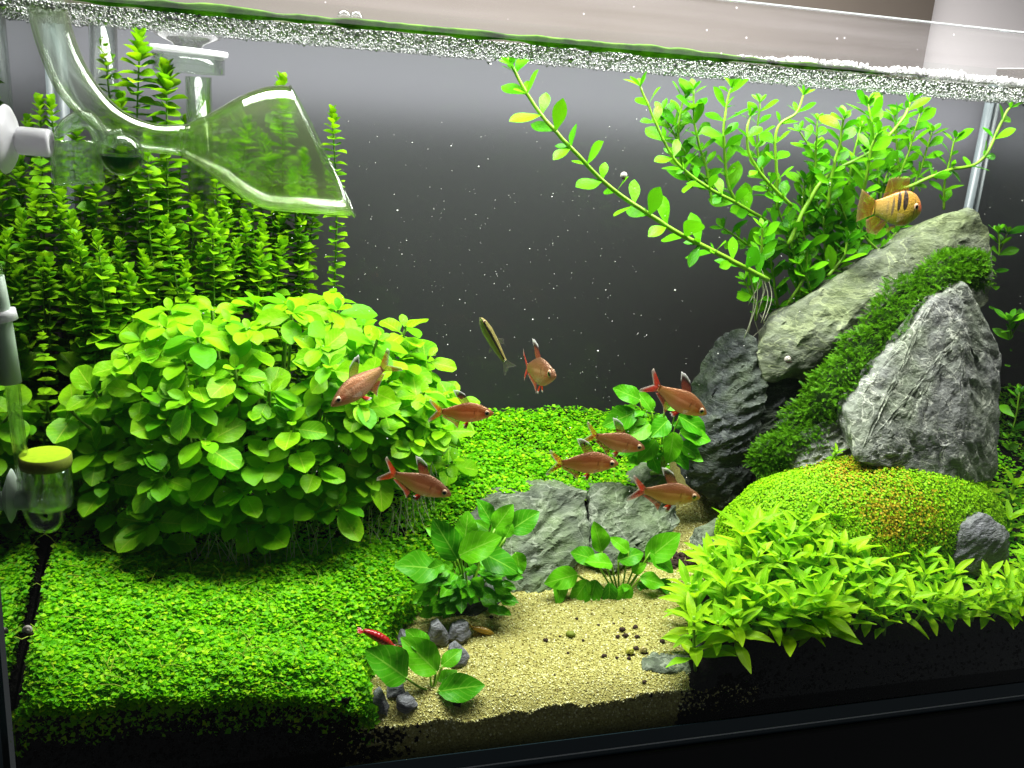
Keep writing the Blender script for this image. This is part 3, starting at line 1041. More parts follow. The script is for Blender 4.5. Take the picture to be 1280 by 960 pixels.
# ------------------------------------------------------------------ the big leafy bush
BC, BR = Vector((11.3, 14.4, 11.0)), Vector((11.3, 6.6, 9.8))
bo = Vector((11.6, 14.0, lawn_z(11.6, 14)))
bush = thing('leafy_bush', bo, 'wide dome of round bright green leaves growing out of the carpet', 'plant')
LB = leaf_meshes('bush_leaf', M['bush'], 8, tip=0.45, width=0.67, a=1.0, petiole=0.15, cup=0.12, droop=-0.10, nu=6, nv=8, wave=0.12)
stem_spots = []
N = 135
for i in range(N):
    w = math.asin(-0.30 + 1.28 * (i + 0.5) / N)
    u = i * 2.39996 + random.uniform(-0.2, 0.2)
    d = Vector((math.cos(w) * math.cos(u), math.cos(w) * math.sin(u), math.sin(w)))
    if d.y > 0.62:
        continue
    k = random.uniform(0.84, 1.0)
    fl = lambda c_: math.copysign(abs(c_) ** 0.88, c_)
    p = BC + Vector((fl(d.x) * BR.x, fl(d.y) * BR.y, fl(d.z) * BR.z)) * k
    p.z += 0.9 * noise.noise(Vector((p.x * 0.25, p.y * 0.25, 4.0)))
    zmin = float(np.interp(p.x, [0, 9, 14, 17, 21, 24], [8.4, 8.7, 9.8, 11.4, 13.6, 14.5])) if p.y < 14 else 8.4
    if p.z < zmin:
        p.z = zmin + random.random()
    stem_spots.append((p, Vector((d.x / BR.x, d.y / BR.y, d.z / BR.z)).normalized()))
nleaf = 0
low = ([], [], [], [])
for i_, (p, dn) in enumerate(stem_spots):
    n_ = (dn * 0.34 + Vector((0, -0.30, 0.80)) + rnd3(0.16)).normalized()
    part = dn.y < 0.12 and nleaf < 296
    base = Vector((BC.x + (p.x - BC.x) * 0.62, BC.y + (p.y - BC.y) * 0.62, 0))
    base.z = lawn_z(min(base.x, lawn_edge(base.y)), base.y)
    path = smooth_path([base, base.lerp(p, 0.5) + Vector((0, 0, 0.8)), p - n_ * 0.3, p + n_ * 0.1], 4)
    tube('stem', path, [0.09] * (len(path) - 1) + [0.05], M['stem'], bush, 6, origin=bo)
    a0 = random.uniform(0, 6.28)
    t1 = n_.cross(Vector((0.3, 0.2, 1))).normalized()
    t2 = n_.cross(t1)
    for j in range(2 if i_ % 2 else 3):                                         # young leaves at the tip
        a = a0 + 2.1 * j
        d = t1 * math.cos(a) + t2 * math.sin(a) + n_ * 1.0
        s = random.uniform(0.65, 1.0)
        if part and j < 1:
            link('leaf', random.choice(LB), bush, mtx=mtx(p + n_ * 0.15 - bo, d, n_ - (t1 * math.cos(a) + t2 * math.sin(a)) * 0.8, s))
            nleaf += 1
        else:
            for q_, x_ in zip(low, ((p + n_ * 0.15 - bo)[:], d[:], (n_ - (t1 * math.cos(a) + t2 * math.sin(a)) * 0.8)[:], s)):
                q_.append(x_)
    for j in range(4):
        a = a0 + 1.05 + 1.57 * j + random.uniform(-0.35, 0.35)
        h = t1 * math.cos(a) + t2 * math.sin(a)
        d = h + n_ * random.uniform(-0.05, 0.35)
        s = random.uniform(1.4, 2.15)
        q_ = p - n_ * random.uniform(0.05, 0.5)
        if q_.x + d.normalized().x * s < 0.15:
            continue
        nn = n_ + rnd3(0.2) + Vector((0, -0.12, 0.1))
        if part and nleaf < 300:
            link('leaf', random.choice(LB), bush, mtx=mtx(q_ + h * 0.15 - bo, d, nn, s))
            nleaf += 1
        else:
            for l_, x_ in zip(low, ((q_ + h * 0.15 - bo)[:], d[:], nn[:], s)):
                l_.append(x_)
    for j in range(5):                                         # older leaves lower on the stem
        q_ = path[int(len(path) * random.uniform(0.4, 0.93))]
        a = random.uniform(0, 6.28)
        low[0].append((q_ - bo + Vector((math.cos(a), math.sin(a), 0)) * 0.2)[:])
        low[1].append((math.cos(a), math.sin(a) - 0.3, random.uniform(-0.5, 0.1)))
        low[2].append((math.cos(a) * 0.4, -0.3, 1.0))
        low[3].append(random.uniform(1.1, 1.7))
for _ in range(620):
    w = math.asin(random.uniform(-0.35, 0.75))
    u = random.uniform(math.pi * 0.98, math.pi * 2.02)
    d = Vector((math.cos(w) * math.cos(u), math.cos(w) * math.sin(u), math.sin(w)))
    q_ = BC + Vector((d.x * BR.x, d.y * BR.y, d.z * BR.z)) * random.uniform(0.68, 0.9)
    if q_.z < float(np.interp(q_.x, [0, 9, 14, 17, 21, 24], [8.2, 8.5, 9.6, 11.2, 13.4, 14.3])) or q_.x < 1.5:
        continue
    a = random.uniform(0, 6.28)
    low[0].append((q_ - bo)[:])
    low[1].append((math.cos(a) + d.x * 0.5, math.sin(a) + d.y * 0.5, random.uniform(-0.4, 0.2)))
    low[2].append((d.x * 0.5 + random.gauss(0, 0.15), d.y * 0.5 - 0.15, 0.9))
    low[3].append(random.uniform(1.1, 1.8))
tag(link('lower_foliage', scatter_mesh('bush_low', leaf_template(tip=0.45, width=0.62, a=1.0, petiole=0.14, cup=0.1, droop=-0.2, nu=4, nv=6), *low, M['bush_low']), bush), 'older leaves filling the inside of the dome', kind='stuff')
vv, ff = [], []
for _ in range(120):                                           # pale roots hanging under the bush
    a = random.uniform(math.pi * 1.05, math.pi * 1.98)
    p = BC + Vector((math.cos(a) * BR.x * 0.85, math.sin(a) * BR.y * 0.85, 0))
    z0 = lawn_z(min(p.x, lawn_edge(p.y)), p.y)
    top = Vector((p.x, p.y, z0 + random.uniform(1.2, 2.6)))
    e = Vector((p.x + random.gauss(0, 0.5), p.y - random.random() * 0.5, z0 + 0.2))
    v, f = tube_arrays(smooth_path([top, top.lerp(e, 0.5) + rnd3(0.12), e], 3), 0.016, 4, False)
    ff += [tuple(i + len(vv) for i in q_) for q_ in f]
    vv += [(Vector(x) - bo)[:] for x in v]
tag(link('roots', new_mesh('roots', vv, ff, M['root']), bush), kind='stuff')

# ------------------------------------------------------------------ tall stems at the back
small_leaf = leaf_template(tip=0.6, width=0.86, a=1.15, cup=0.15, droop=-0.15, nu=2, nv=4)


def stem_plant(px, py, y, base_x=None, label=None, leafsize=0.78, bright=0, lean=0.0):
    top = at(px, py, y)
    bx_ = top.x + lean
    bz_ = lawn_z(min(max(bx_, 0.3), lawn_edge(y)), y)
    o0 = Vector((bx_, y, bz_))
    where = ('rising against the side glass' if px < 60 else 'standing against the backdrop' if y > 21.5 else 'just topping the big bush' if py > 240 else 'around the straight glass pipe' if px < 165 else 'under the glass horn' if px > 230 else 'beside the skimmer pipe')
    size_ = 'short' if py > 270 else 'tall' if py < 180 else 'middling'
    pl = thing('stem_plant', o0, label or size_ + ' stem of small round leaves in the back thicket, ' + where, 'plant', 'tall leafy stems behind the bush')
    h = top.z - bz_
    path = smooth_path([Vector((0, 0, 0)), Vector((random.gauss(0, 0.3) - lean * 0.3, random.gauss(0, 0.3), h * 0.35)),
                        Vector((random.gauss(0, 0.3) - lean * 0.7, random.gauss(0, 0.2), h * 0.7)), top - o0], 10)
    tube('stem', path, [0.09 - 0.05 * i / len(path) for i in range(len(path))], M['stem'], pl, 6)
    L = ([], [], [], [])
    s, step = 0.3, 0.46
    ln = [0.0]
    for a, b in zip(path, path[1:]):
        ln.append(ln[-1] + (b - a).length)
    tot, k, ang = ln[-1], 0, random.uniform(0, 3)
    dist = h * 0.12
    while dist < tot:
        f_ = dist / tot
        i = max(0, min(len(path) - 2, int(np.searchsorted(ln, dist)) - 1))
        p = path[i].lerp(path[i + 1], (dist - ln[i]) / max(1e-5, ln[i + 1] - ln[i]))
        near = tot - dist
        tipf = min(1.0, near / 2.2)
        for q_ in range(3 if near < 2.5 else 2):
            a = ang + q_ * (2.094 if near < 2.5 else 3.1416) + random.uniform(-0.25, 0.25)
            hh_ = Vector((math.cos(a), math.sin(a), 0))
            L[0].append((p + hh_ * 0.04)[:])
            L[1].append((hh_ * (0.35 + 0.65 * tipf) + Vector((0, 0, 1.1 - 0.95 * tipf + random.uniform(-0.15, 0.15))))[:])
            L[2].append((Vector((0, 0, 1)) - hh_ * (1 - tipf) * 0.6 + rnd3(0.3))[:])
            L[3].append(leafsize * random.uniform(0.8, 1.15) * (0.55 + 0.45 * tipf))
        ang += 1.35
        dist += 0.20 + 0.16 * tipf
    tag(link('foliage', scatter_mesh('stem_foliage', small_leaf, *L, M['rotala']), pl), kind='stuff')


spec = {(175, 42, 19): 'tallest thick leafy stem reaching the water surface beside the skimmer', (208, 82, 18.5): 'tall leafy stem rising just below the round skimmer cup',
        (130, 50, 21): 'thin sparse stem reaching the surface between the glass pipes', (415, 136, 21.5): 'lone thin stem standing clear of the thicket beyond the glass horn'}
for (px, py, y), lab in spec.items():
    stem_plant(px, py, y, label=lab, leafsize=1.15 if px in (175, 208) else 0.75)
for px, py, y in ((62, 122, 19), (20, 100, 17), (352, 96, 22.4), (150, 120, 21), (232, 150, 20.5), (95, 150, 21), (42, 170, 16.5), (255, 130, 22), (185, 175, 17.5), (290, 180, 21.5), (330, 170, 22.2),
                  (310, 150, 22.6), (380, 190, 22.4), (365, 215, 21.6), (395, 250, 22.6), (270, 205, 19.8), (120, 215, 18.4), (75, 235, 17.8), (160, 240, 18.8), (215, 230, 21.2),
                  (95, 292, 15.6), (122, 292, 15.0), (205, 275, 16.6), (232, 332, 16.2), (328, 280, 20.2), (297, 300, 19.4), (60, 320, 15.8), (30, 260, 16.2), (178, 318, 16.4), (150, 300, 17.2),
                  (355, 300, 20.8), (265, 265, 18.0), (245, 200, 22.6), (140, 180, 22.6), (70, 190, 22.4), (20, 180, 21.8), (345, 240, 22.8), (45, 400, 13.6), (30, 350, 14.6),
                  (110, 250, 20), (135, 265, 19.4), (190, 255, 20), (225, 285, 18.6), (250, 310, 18.4), (280, 255, 20.6), (315, 225, 21.4), (350, 265, 21.8), (85, 340, 15.2), (110, 345, 14.8), (15, 300, 18.5), (50, 290, 19.6), (10, 220, 19), (170, 215, 22), (205, 195, 22.4), (30, 140, 22), (100, 200, 19.5), (155, 195, 20.5), (200, 240, 19), (245, 250, 19.5), (275, 285, 19), (305, 265, 20.4), (325, 310, 19.6), (60, 260, 18.4), (90, 270, 17.2), (130, 320, 15.8), (160, 335, 15.8), (375, 270, 21.6), (340, 205, 22.4), (285, 225, 22), (25, 225, 17)):
    stem_plant(px, py, y, leafsize=random.uniform(0.72, 0.95), lean=random.gauss(0, 0.5))

# ------------------------------------------------------------------ stems with paddle leaves above the stones
LA = leaf_meshes('paddle_leaf', M['bacopa'], 8, tip=0.75, width=0.44, a=1.4, petiole=0.0, cup=0.10, droop=-0.12, nu=4, nv=7)
GB = 'paddle leaved stems above the stones'


def paddle(pts, label, leaf=1.15, step=1.35, r=0.13, tip=True, skip=0.0, roots=0):
    cp = [at(*p) for p in pts]
    cp = [q_ + (rnd3(0.12) if 0 < i_ < len(cp) - 1 else Vector()) for i_, q_ in enumerate(cp)]
    path = smooth_path(cp, 8)
    path = [q_ + 0.05 * Vector((noise.noise(q_ * 1.1), noise.noise(q_ * 1.1 + Vector((7, 0, 0))), noise.noise(q_ * 1.1 + Vector((0, 9, 0))))) for q_ in path]
    o0 = path[0].copy()
    pl = thing('paddle_leaf_plant', o0, label, 'plant', GB)
    tube('stem', path, [r * (1 - 0.45 * i / len(path)) for i in range(len(path))], M['bacopa_stem'], pl, 8, origin=o0)
    ln = [0.0]
    for a, b in zip(path, path[1:]):
        ln.append(ln[-1] + (b - a).length)
    dist, k = skip + step * 0.5, 0
    while dist < ln[-1] - 0.1:
        i = max(0, min(len(path) - 2, int(np.searchsorted(ln, dist)) - 1))
        p = path[i].lerp(path[i + 1], (dist - ln[i]) / max(1e-5, ln[i + 1] - ln[i]))
        d = (path[i + 1] - path[i]).normalized()
        sd = d.cross(Vector((0, -1, 0.2))).normalized()
        ot = d.cross(sd)
        ax = (sd * math.cos(k * 1.5708 + 0.35) + ot * math.sin(k * 1.5708 + 0.35)).normalized()
        for s in (-1, 1):
            ld = ax * s + d * random.uniform(0.25, 0.7) + Vector((0, 0, 0.25)) + rnd3(0.12)
            nn = Vector((0, -0.75, 0.8)) + d * 0.4 + rnd3(0.35)
            link('leaf', random.choice(LA), pl, mtx=mtx(p + ax * s * 0.08 - o0, ld, nn, 1.3 * leaf * random.choice((0.55, 0.9, 1.0, 1.1, 1.2)) * random.uniform(0.85, 1.1), random.uniform(0.9, 1.25)))
        if random.random() < 0.45:
            for s in (-1, 1):
                az = d.cross(ax)
                link('leaf', random.choice(LA), pl, mtx=mtx(p - o0, az * s + d * 1.1 + rnd3(0.25), Vector((0, -0.6, 0.8)) + rnd3(0.4), 0.62 * leaf * random.uniform(0.7, 1.2)))
        k += 1
        dist += 0.74 * step * random.uniform(0.85, 1.15)
    if tip:
        d = (path[-1] - path[-2]).normalized()
        sd = d.cross(Vector((0, -1, 0.2))).normalized()
        ot = d.cross(sd)
        for j in range(5):
            a = j * 1.2566 + random.uniform(-.2, .2)
            h = sd * math.cos(a) + ot * math.sin(a)
            link('leaf', random.choice(LA), pl, mtx=mtx(path[-1] - o0, h * 0.9 + d * 0.7 + Vector((0, 0, 0.3)), d + Vector((0, -.4, .5)) - h * 0.3, leaf * random.uniform(0.6, 0.95)))
    for j in range(roots):
        p = path[random.randint(0, 5)] + rnd3(0.1)
        e = p + Vector((random.gauss(-0.3, 0.9), random.gauss(0, 0.4), -random.uniform(2, 5)))
        tube('root', smooth_path([p, p.lerp(e, 0.5) + Vector((0.4, 0, 0.2)), e], 4), 0.03, M['root'], pl, 5, origin=o0)
    return pl


paddle([(960, 350, 16), (900, 318, 15.6), (850, 294, 15.2), (800, 262, 15), (760, 225, 15), (700, 176, 15.2), (662, 125, 15.5), (640, 82, 16)],
       'long thick paddle leaved stem reaching alone far over the open water to the surface', 1.35, 1.85, 0.17, roots=5)
paddle([(1005, 305, 18), (930, 262, 17.6), (880, 235, 17.4), (840, 198, 17.4), (818, 150, 17.5), (800, 108, 18)], 'slender paddle leaved stem arching parallel to the long lone stem', 1.2, 1.5, 0.13)
paddle([(990, 258, 17), (960, 225, 17), (938, 195, 17), (934, 165, 17.2), (938, 146, 17.4)], 'curved paddle leaved stem with a bare lower half below a small tip', 0.9, 1.7, 0.13)
paddle([(938, 270, 18.5), (915, 230, 18.5), (907, 170, 18.6), (910, 126, 18.8), (914, 110, 19)], 'upright paddle leaved stem with large dark leaves just under the surface', 1.25, 1.25, 0.12)
paddle([(890, 250, 19), (880, 208, 19), (872, 162, 19), (867, 112, 19)], 'straight thin paddle leaved stem touching the surface between two taller clusters', 1.1, 1.25, 0.11)
paddle([(865, 235, 19.5), (849, 188, 19.5), (850, 142, 19.5), (856, 119, 19.6)], 'short thin paddle leaved stem with drooping outer leaves', 1.1, 1.2, 0.11)
paddle([(972, 262, 17.5), (974, 210, 17.5), (974, 160, 17.6), (996, 137, 17.8), (1004, 119, 18)], 'paddle leaved stem with a kinked top pointing at the surface', 1.0, 1.6, 0.12)
paddle([(1035, 260, 16.5), (1043, 216, 16.4), (1049, 180, 16.3), (1055, 146, 16.3)], 'bright paddle leaved shoot with a full rosette of pale leaves at its tip', 1.1, 0.9, 0.13)
paddle([(1075, 260, 16.5), (1086, 216, 16.2), (1093, 185, 16), (1097, 166, 16)], 'bright paddle leaved shoot crossing in front of the slanting stem', 1.15, 0.9, 0.13)
paddle([(985, 305, 17), (1010, 260, 17), (1036, 223, 17), (1092, 184, 17), (1124, 151, 17.2), (1138, 128, 17.5)], 'stout slanting paddle leaved stem running up behind the orange cichlid to the surface', 1.2, 1.7, 0.17)
paddle([(1130, 236, 17.5), (1183, 214, 17.5), (1230, 197, 17.5), (1258, 145, 17.8), (1262, 135, 18)], 'paddle leaved stem stretching sideways above the leaning slab then bending up', 1.0, 1.9, 0.14)
paddle([(1180, 262, 18), (1183, 225, 17.8), (1194, 172, 17.8)], 'short upright paddle leaved shoot beside the glass corner seam', 0.95, 1.1, 0.1)
paddle([(948, 335, 16.5), (950, 310, 16.3), (953, 285, 16.2)], 'small pale paddle leaved shoot standing where the long stem is rooted', 1.0, 0.8, 0.12, roots=3)
paddle([(1100, 250, 19.5), (1098, 200, 19.5), (1090, 150, 19.6), (1085, 130, 19.8)], 'dense dark paddle leaved stem crowding under the surface', 1.2, 0.85, 0.12)
paddle([(1125, 250, 20), (1120, 190, 20), (1118, 145, 20)], 'dark leafy paddle stem hidden behind the slanting stem', 1.2, 0.95, 0.12)
for i, (a, b, c, d, y) in enumerate(((1000, 390, 985, 290, 17.5), (1020, 375, 1030, 270, 18), (1045, 360, 1050, 265, 18.2), (1075, 345, 1085, 255, 18.4), (1110, 325, 1070, 280, 17.6),
                                      (975, 400, 960, 300, 18.6), (985, 380, 1010, 310, 17.2), (945, 400, 930, 350, 18), (1060, 340, 1020, 250, 19), (1010, 400, 1000, 330, 16.8), (1100, 330, 1125, 285, 18.8),
                                      (1020, 350, 1005, 225, 19.4), (1050, 330, 1065, 205, 19), (990, 340, 965, 240, 19.6), (1085, 310, 1110, 215, 19.2), (1035, 345, 1060, 300, 16.6), (965, 330, 905, 285, 19), (1070, 320, 1040, 235, 17.4), (1000, 300, 1020, 190, 20))):
    paddle([(a, b, y), ((a + c) / 2 + random.uniform(-10, 10), (b + d) / 2, y), (c, d, y)], 'shaded paddle leaved stem in the tangle at the foot of the taller stems', 1.15, 0.95, 0.12, roots=2 if i in (0, 5, 7) else 0)
for a, b, c, d, y in ((1010, 255, 1022, 150, 18.6), (1060, 245, 1076, 158, 18.8), (1112, 245, 1150, 142, 18.4), (962, 245, 950, 128, 19.4), (892, 240, 828, 140, 19.8), (1030, 250, 1000, 165, 19.8), (1140, 240, 1165, 165, 19.4)):
    paddle([(a, b, y), ((a + c) / 2 + random.uniform(-8, 8), (b + d) / 2, y), (c, d, y)], 'slim paddle leaved stem filling the middle of the upper tangle', 1.0, 0.95, 0.10)
for a, b, c, d, y, lab in ((1245, 400, 1248, 290, 20, 'small leafy shoot behind the tall slate stone, beside the slab tip'), (1272, 470, 1262, 400, 17, 'small leafy shoot against the side glass halfway up the tall stone'),
                           (1262, 570, 1275, 490, 15, 'leafy shoot against the side glass at the foot of the tall stone'), (1268, 420, 1275, 330, 21, 'thin dark shoot in the corner behind the tall stone')):
    paddle([(a, b, y), ((a + c) / 2, (b + d) / 2, y), (c, d, y)], lab, 1.0, 1.1, 0.1)

# ------------------------------------------------------------------ broad leaved clumps
LN = leaf_meshes('broad_leaf', M['anubias'], 8, tip=0.78, width=0.54, a=0.84, petiole=0.0, cup=0.16, droop=-0.14, nu=6, nv=8, wave=0.25)


def clump(base, leaves, label, low_n=0, low_c=None, low_s=0.8, spread=(1.8, 1.0, 1.2)):
    """leaves: (root px, py, tip px, py, depth root, depth tip)"""
    b = at(*base)
    pl = thing('broad_leaf_plant', b, label, 'plant', 'broad leaved clumps round the sand')
    for rx, ry, tx, ty, y0, y1 in leaves:
        a, e = at(rx, ry, y0), at(tx, ty, y1)
        d = e - a
        nn = Vector((0, -0.75, 0.8)) + rnd3(0.12)
        lf = link('leaf', random.choice(LN), pl, mtx=mtx(a - b, d, nn, d.length * 1.06, random.uniform(1.1, 1.4)))
        mid = b.lerp(a, 0.5) + Vector((0, 0, -0.12))
        tube('petiole', smooth_path([b, mid, a + d * 0.03], 4), 0.06, M['bacopa_stem'], pl, 6, origin=b)
    for i in range(low_n):
        c_ = at(*low_c)
        p = c_ + Vector((random.uniform(-1, 1) * spread[0], random.uniform(-1, 1) * spread[1], random.uniform(-1, 1) * spread[2]))
        h = Vector((p.x - c_.x, (p.y - c_.y) - 0.9, random.uniform(-0.6, 0.2)))
        link('leaf', random.choice(LN), pl, mtx=mtx(p - b, h, Vector((0, -0.8, 0.8)) + rnd3(0.25), low_s * random.uniform(0.75, 1.25), 1.25))
    tube('rhizome', [b + Vector((-0.6, 0.2, -0.15)), b, b + Vector((0.7, 0.1, -0.1))], 0.16, M['stem'], pl, 8, origin=b)
    return pl


clump((540, 864, 1.35), [(508, 848, 464, 814, 1.1, 0.9), (546, 840, 508, 800, 1.5, 1.9), (535, 812, 510, 788, 2.2, 2.5), (552, 832, 577, 812, 1.8, 2.2), (548, 864, 603, 856, 0.9, 0.6), (546, 858, 570, 838, 1.6, 2.0)],
      'small plant of six broad green leaves standing in the sand by the carpet corner')
clump((585, 745, 7.0), [(548, 712, 502, 703, 6.2, 5.6), (572, 700, 545, 652, 6.8, 7.0), (574, 694, 622, 672, 6.4, 5.6), (580, 680, 586, 642, 7.2, 7.6), (600, 690, 648, 712, 6.2, 5.4),
                        (560, 680, 535, 660, 7.8, 8.2), (615, 655, 600, 625, 8.2, 8.6), (618, 662, 640, 632, 8.0, 8.2), (636, 664, 672, 640, 7.8, 7.8), (632, 672, 640, 655, 7.4, 7.6), (645, 690, 652, 718, 7.0, 6.4), (630, 680, 600, 650, 8.0, 8.4)],
      'dense dark clump of broad leaves between the carpet edge and the broad stone', 105, (585, 730, 6.6), 0.95, (2.2, 0.7, 1.45))
clump((775, 750, 8.2), [(722, 718, 684, 728, 8.0, 7.6), (745, 700, 717, 690, 8.2, 8.0), (752, 690, 745, 655, 8.6, 8.8), (765, 705, 735, 700, 8.0, 7.6), (772, 700, 805, 690, 8.2, 8.4), (786, 690, 765, 672, 8.4, 8.8),
                        (808, 700, 848, 668, 8.2, 8.2), (812, 690, 845, 712, 8.2, 7.8), (790, 715, 806, 706, 8.0, 7.6), (735, 725, 715, 755, 7.8, 7.2), (745, 725, 735, 760, 7.8, 7.0), (762, 728, 762, 760, 7.6, 6.9),
                        (785, 730, 775, 758, 7.6, 7.0), (800, 722, 830, 730, 7.6, 7.2), (702, 725, 697, 755, 7.8, 7.2), (820, 730, 850, 738, 7.8, 7.4)],
      'open clump of broad leaves on the sand in front of the split stones', 12, (790, 735, 8.0), 0.8, (1.8, 0.5, 0.7))
clump((825, 590, 14.2), [(800, 500, 770, 485, 13.8, 13.8), (795, 515, 757, 530, 13.6, 13.2), (812, 530, 782, 545, 13.4, 12.8), (815, 515, 800, 488, 14.0, 14.4), (835, 525, 815, 545, 13.2, 12.6), (848, 520, 885, 540, 13.4, 13.0),
                         (850, 540, 888, 548, 13.2, 12.8), (842, 540, 838, 578, 13.0, 12.4), (820, 550, 800, 575, 13.2, 12.6), (850, 555, 878, 570, 13.2, 12.8), (830, 510, 855, 500, 13.8, 13.8), (800, 545, 765, 565, 13.4, 13.0),
                         (845, 510, 875, 515, 14, 14), (810, 560, 825, 590, 13.2, 12.8), (795, 530, 775, 510, 13.8, 13.8), (840, 560, 862, 585, 13.2, 12.8)],
      'broad leaved clump at the back edge of the carpet beside the dark stone', 34, (825, 545, 14.0), 1.0, (1.9, 0.8, 1.9))

# ------------------------------------------------------------------ leafy border on the soil bank
LS = leaf_meshes('lance_leaf', M['stauro'], 8, width=0.33, a=0.95, tip=0.85, petiole=0.0, cup=0.25, droop=-0.20, nu=4, nv=7, wave=0.2)


def rosette(base, top, label, nodes=4, leaf=1.7):
    b, e = Vector(base), Vector(top)
    pl = thing('border_plant', b, label, 'plant', 'leafy border plants on the bank')
    path = smooth_path([b, b.lerp(e, 0.5) + rnd3(0.08), e], 4)
    tube('stem', path, 0.09, M['bacopa_stem'], pl, 6, origin=b)
    ax = (e - b).normalized()
    t1 = ax.cross(Vector((1, 0.2, 0.1))).normalized()
    t2 = ax.cross(t1)
    ang = random.uniform(0, 6)
    for k in range(nodes):
        f_ = 0.12 + 0.88 * (k + 0.5) / nodes
        p = b.lerp(e, f_)
        last = k == nodes - 1
        for j in range(4 if last else 3):
            a = ang + j * 6.283 / (4 if last else 3) + random.uniform(-0.25, 0.25)
            h = t1 * math.cos(a) + t2 * math.sin(a)
            d = h + ax * (1.25 if last else 0.35 + 0.35 * f_) + rnd3(0.1)
            s = leaf * random.uniform(0.8, 1.15) * (0.8 if last else 1)
            link('leaf', random.choice(LS), pl, mtx=mtx(p + h * 0.06 - b, d, ax - h * 0.55 + rnd3(0.1), s))
        ang += 0.9
    return pl


spots = []
for row, (n_, y0) in enumerate(((32, 0.8), (30, 2.1), (26, 3.5), (15, 5.0), (8, 6.4))):
    for i in range(n_):
        y = y0 + random.uniform(-0.35, 0.35)
        xa = bank_edge(y) + 0.5
        xb = 63.5 if row < 2 else (64, 48.5, 45)[row - 2]
        x = xa + (xb - xa) * (i + random.uniform(0.2, 0.8)) / n_
        if (row == 2 and 49.5 < x < 56) or (row == 1 and 50.5 < x < 54 and i % 2):
            continue
        spots.append((x, y, row))
for x, y, row in spots:
    z = bank_z(x, y)
    lowr = 0.75 if x > 44 else 1.0
    z = max(z, 3.9 + 0.1 * y)
    hgt = (2.0, 2.6, 2.9, 3.0, 2.9)[row] * lowr * random.uniform(0.85, 1.15) + (0.5 if row == 0 else 0)
    near = x < bank_edge(y) + 2.0
    top = (x + random.gauss(0, 0.3) - (0.9 if near else 0), y - 0.3 + random.gauss(0, 0.3), z + hgt)
    zone = 'near the sand' if x < 42 else ('below the mound' if x < 51 else 'towards the side glass')
    lab = ('rosette of narrow leaves pressed to the front glass', 'rosette of narrow leaves in second row from the front glass', 'rosette of narrow leaves in third row of the border',
           'rosette of narrow leaves in fourth row, touching the green mound', 'rosette of narrow leaves at the inner corner of mound and sand path')[row]
    rosette((x, y, bank_z(x, y)), top, ('light green rosette overhanging the sand, border row %s from the front glass' % ('one', 'two', 'three', 'four', 'five')[row]) if near else 'pale ' + lab + (' ' + zone if row < 3 else ''), 4, 1.72 * (0.92 if x > 44 else 1.12) * random.uniform(0.85, 1.15))
for px, py, y, lab in ((1232, 600, 9, 'light green rosette of narrow leaves at the foot of the tall slate stone'), (1268, 598, 9, 'light green rosette between the tall stone and the side glass'),
                       (1262, 640, 7, 'light green rosette beside the small dark grey stone'), (1045, 560, 9.2, 'tiny green sprig growing between the low stone and the mound')):
    p = at(px, py, y)
    big = py > 590
    rosette((p.x, p.y, p.z - (2.2 if big else 1.0)), (p.x, p.y - 0.2, p.z - (0.2 if big else 0.1)), lab, 3 if big else 2, 1.7 if big else 0.9)
# E2
# ------------------------------------------------------------------ glassware
def horn(name, stations, dep, mat, parent, o0, wall=0.10, seg=40, closed_start=False):
    """glass loft: each station is the top and bottom point of its section in the photograph, its depth and its half width in depth"""
    rings = []
    for (tx, ty), (bx_, by_), y, hw in stations:
        a, b = at(tx, ty, y), at(bx_, by_, y)
        rings.append(((a + b) / 2, (a - b) / 2, hw))
    cs = smooth_path([r[0] for r in rings], 5)
    us = smooth_path([r[1] for r in rings], 5)
    ws = np.interp(np.linspace(0, len(rings) - 1, len(cs)), range(len(rings)), [r[2] for r in rings])
    vs_, fs = [], []
    for shell in (0, 1):
        for c_, u_, w_ in zip(cs, us, ws):
            k = 1 - shell * wall / max(u_.length, 0.2)
            kw = 1 - shell * wall / w_
            for q_ in range(seg):
                a = 6.28318 * q_ / seg
                vs_.append((c_ + u_ * math.cos(a) * k + Vector((0.13, 0.987, -0.04)) * math.sin(a) * w_ * kw - o0)[:])
    n_ = len(cs)
    off = n_ * seg
    for i in range(n_ - 1):
        for q_ in range(seg):
            a, b = i * seg + q_, i * seg + (q_ + 1) % seg
            fs.append((a, b, b + seg, a + seg))
            fs.append((off + a, off + a + seg, off + b + seg, off + b))
    for q_ in range(seg):
        q2 = (q_ + 1) % seg
        e = (n_ - 1) * seg
        fs.append((e + q_, e + q2, off + e + q2, off + e + q_))
        fs.append((q2, q_, off + q_, off + q2))
    return link(name, new_mesh(name, vs_, fs, mat), parent)


YL = 4.0
o0 = at(232, 175, YL)
lily = thing('outflow_pipe', o0, 'clear glass outflow pipe ending in a wide flared horn', 'glass pipe')
r_ = 0.72
horn('pipe', [((84, -60), (22, -55), YL, r_), ((80, -10), (30, -5), YL, r_), ((98, 60), (50, 68), YL, r_), ((124, 108), (78, 124), YL, r_), ((156, 140), (122, 162), YL, r_), ((196, 155), (170, 187), YL, r_), ((234, 155), (226, 195), YL, r_)],
     YL, M['lily'], lily, o0)
hn = horn('horn', [((236, 154.6), (228, 195.6), YL, r_), ((265, 140), (254, 211), YL, 1.1), ((300, 120), (288, 237), YL, 1.75), ((330, 109), (318, 256), YL, 2.0), ((346, 107), (340, 263), YL, 2.2), ((354, 106.5), (392, 267.5), YL, 2.3), ((363, 108), (444, 271), YL, 2.3)],
          YL, M['lily_film'], lily, o0, wall=0.08)


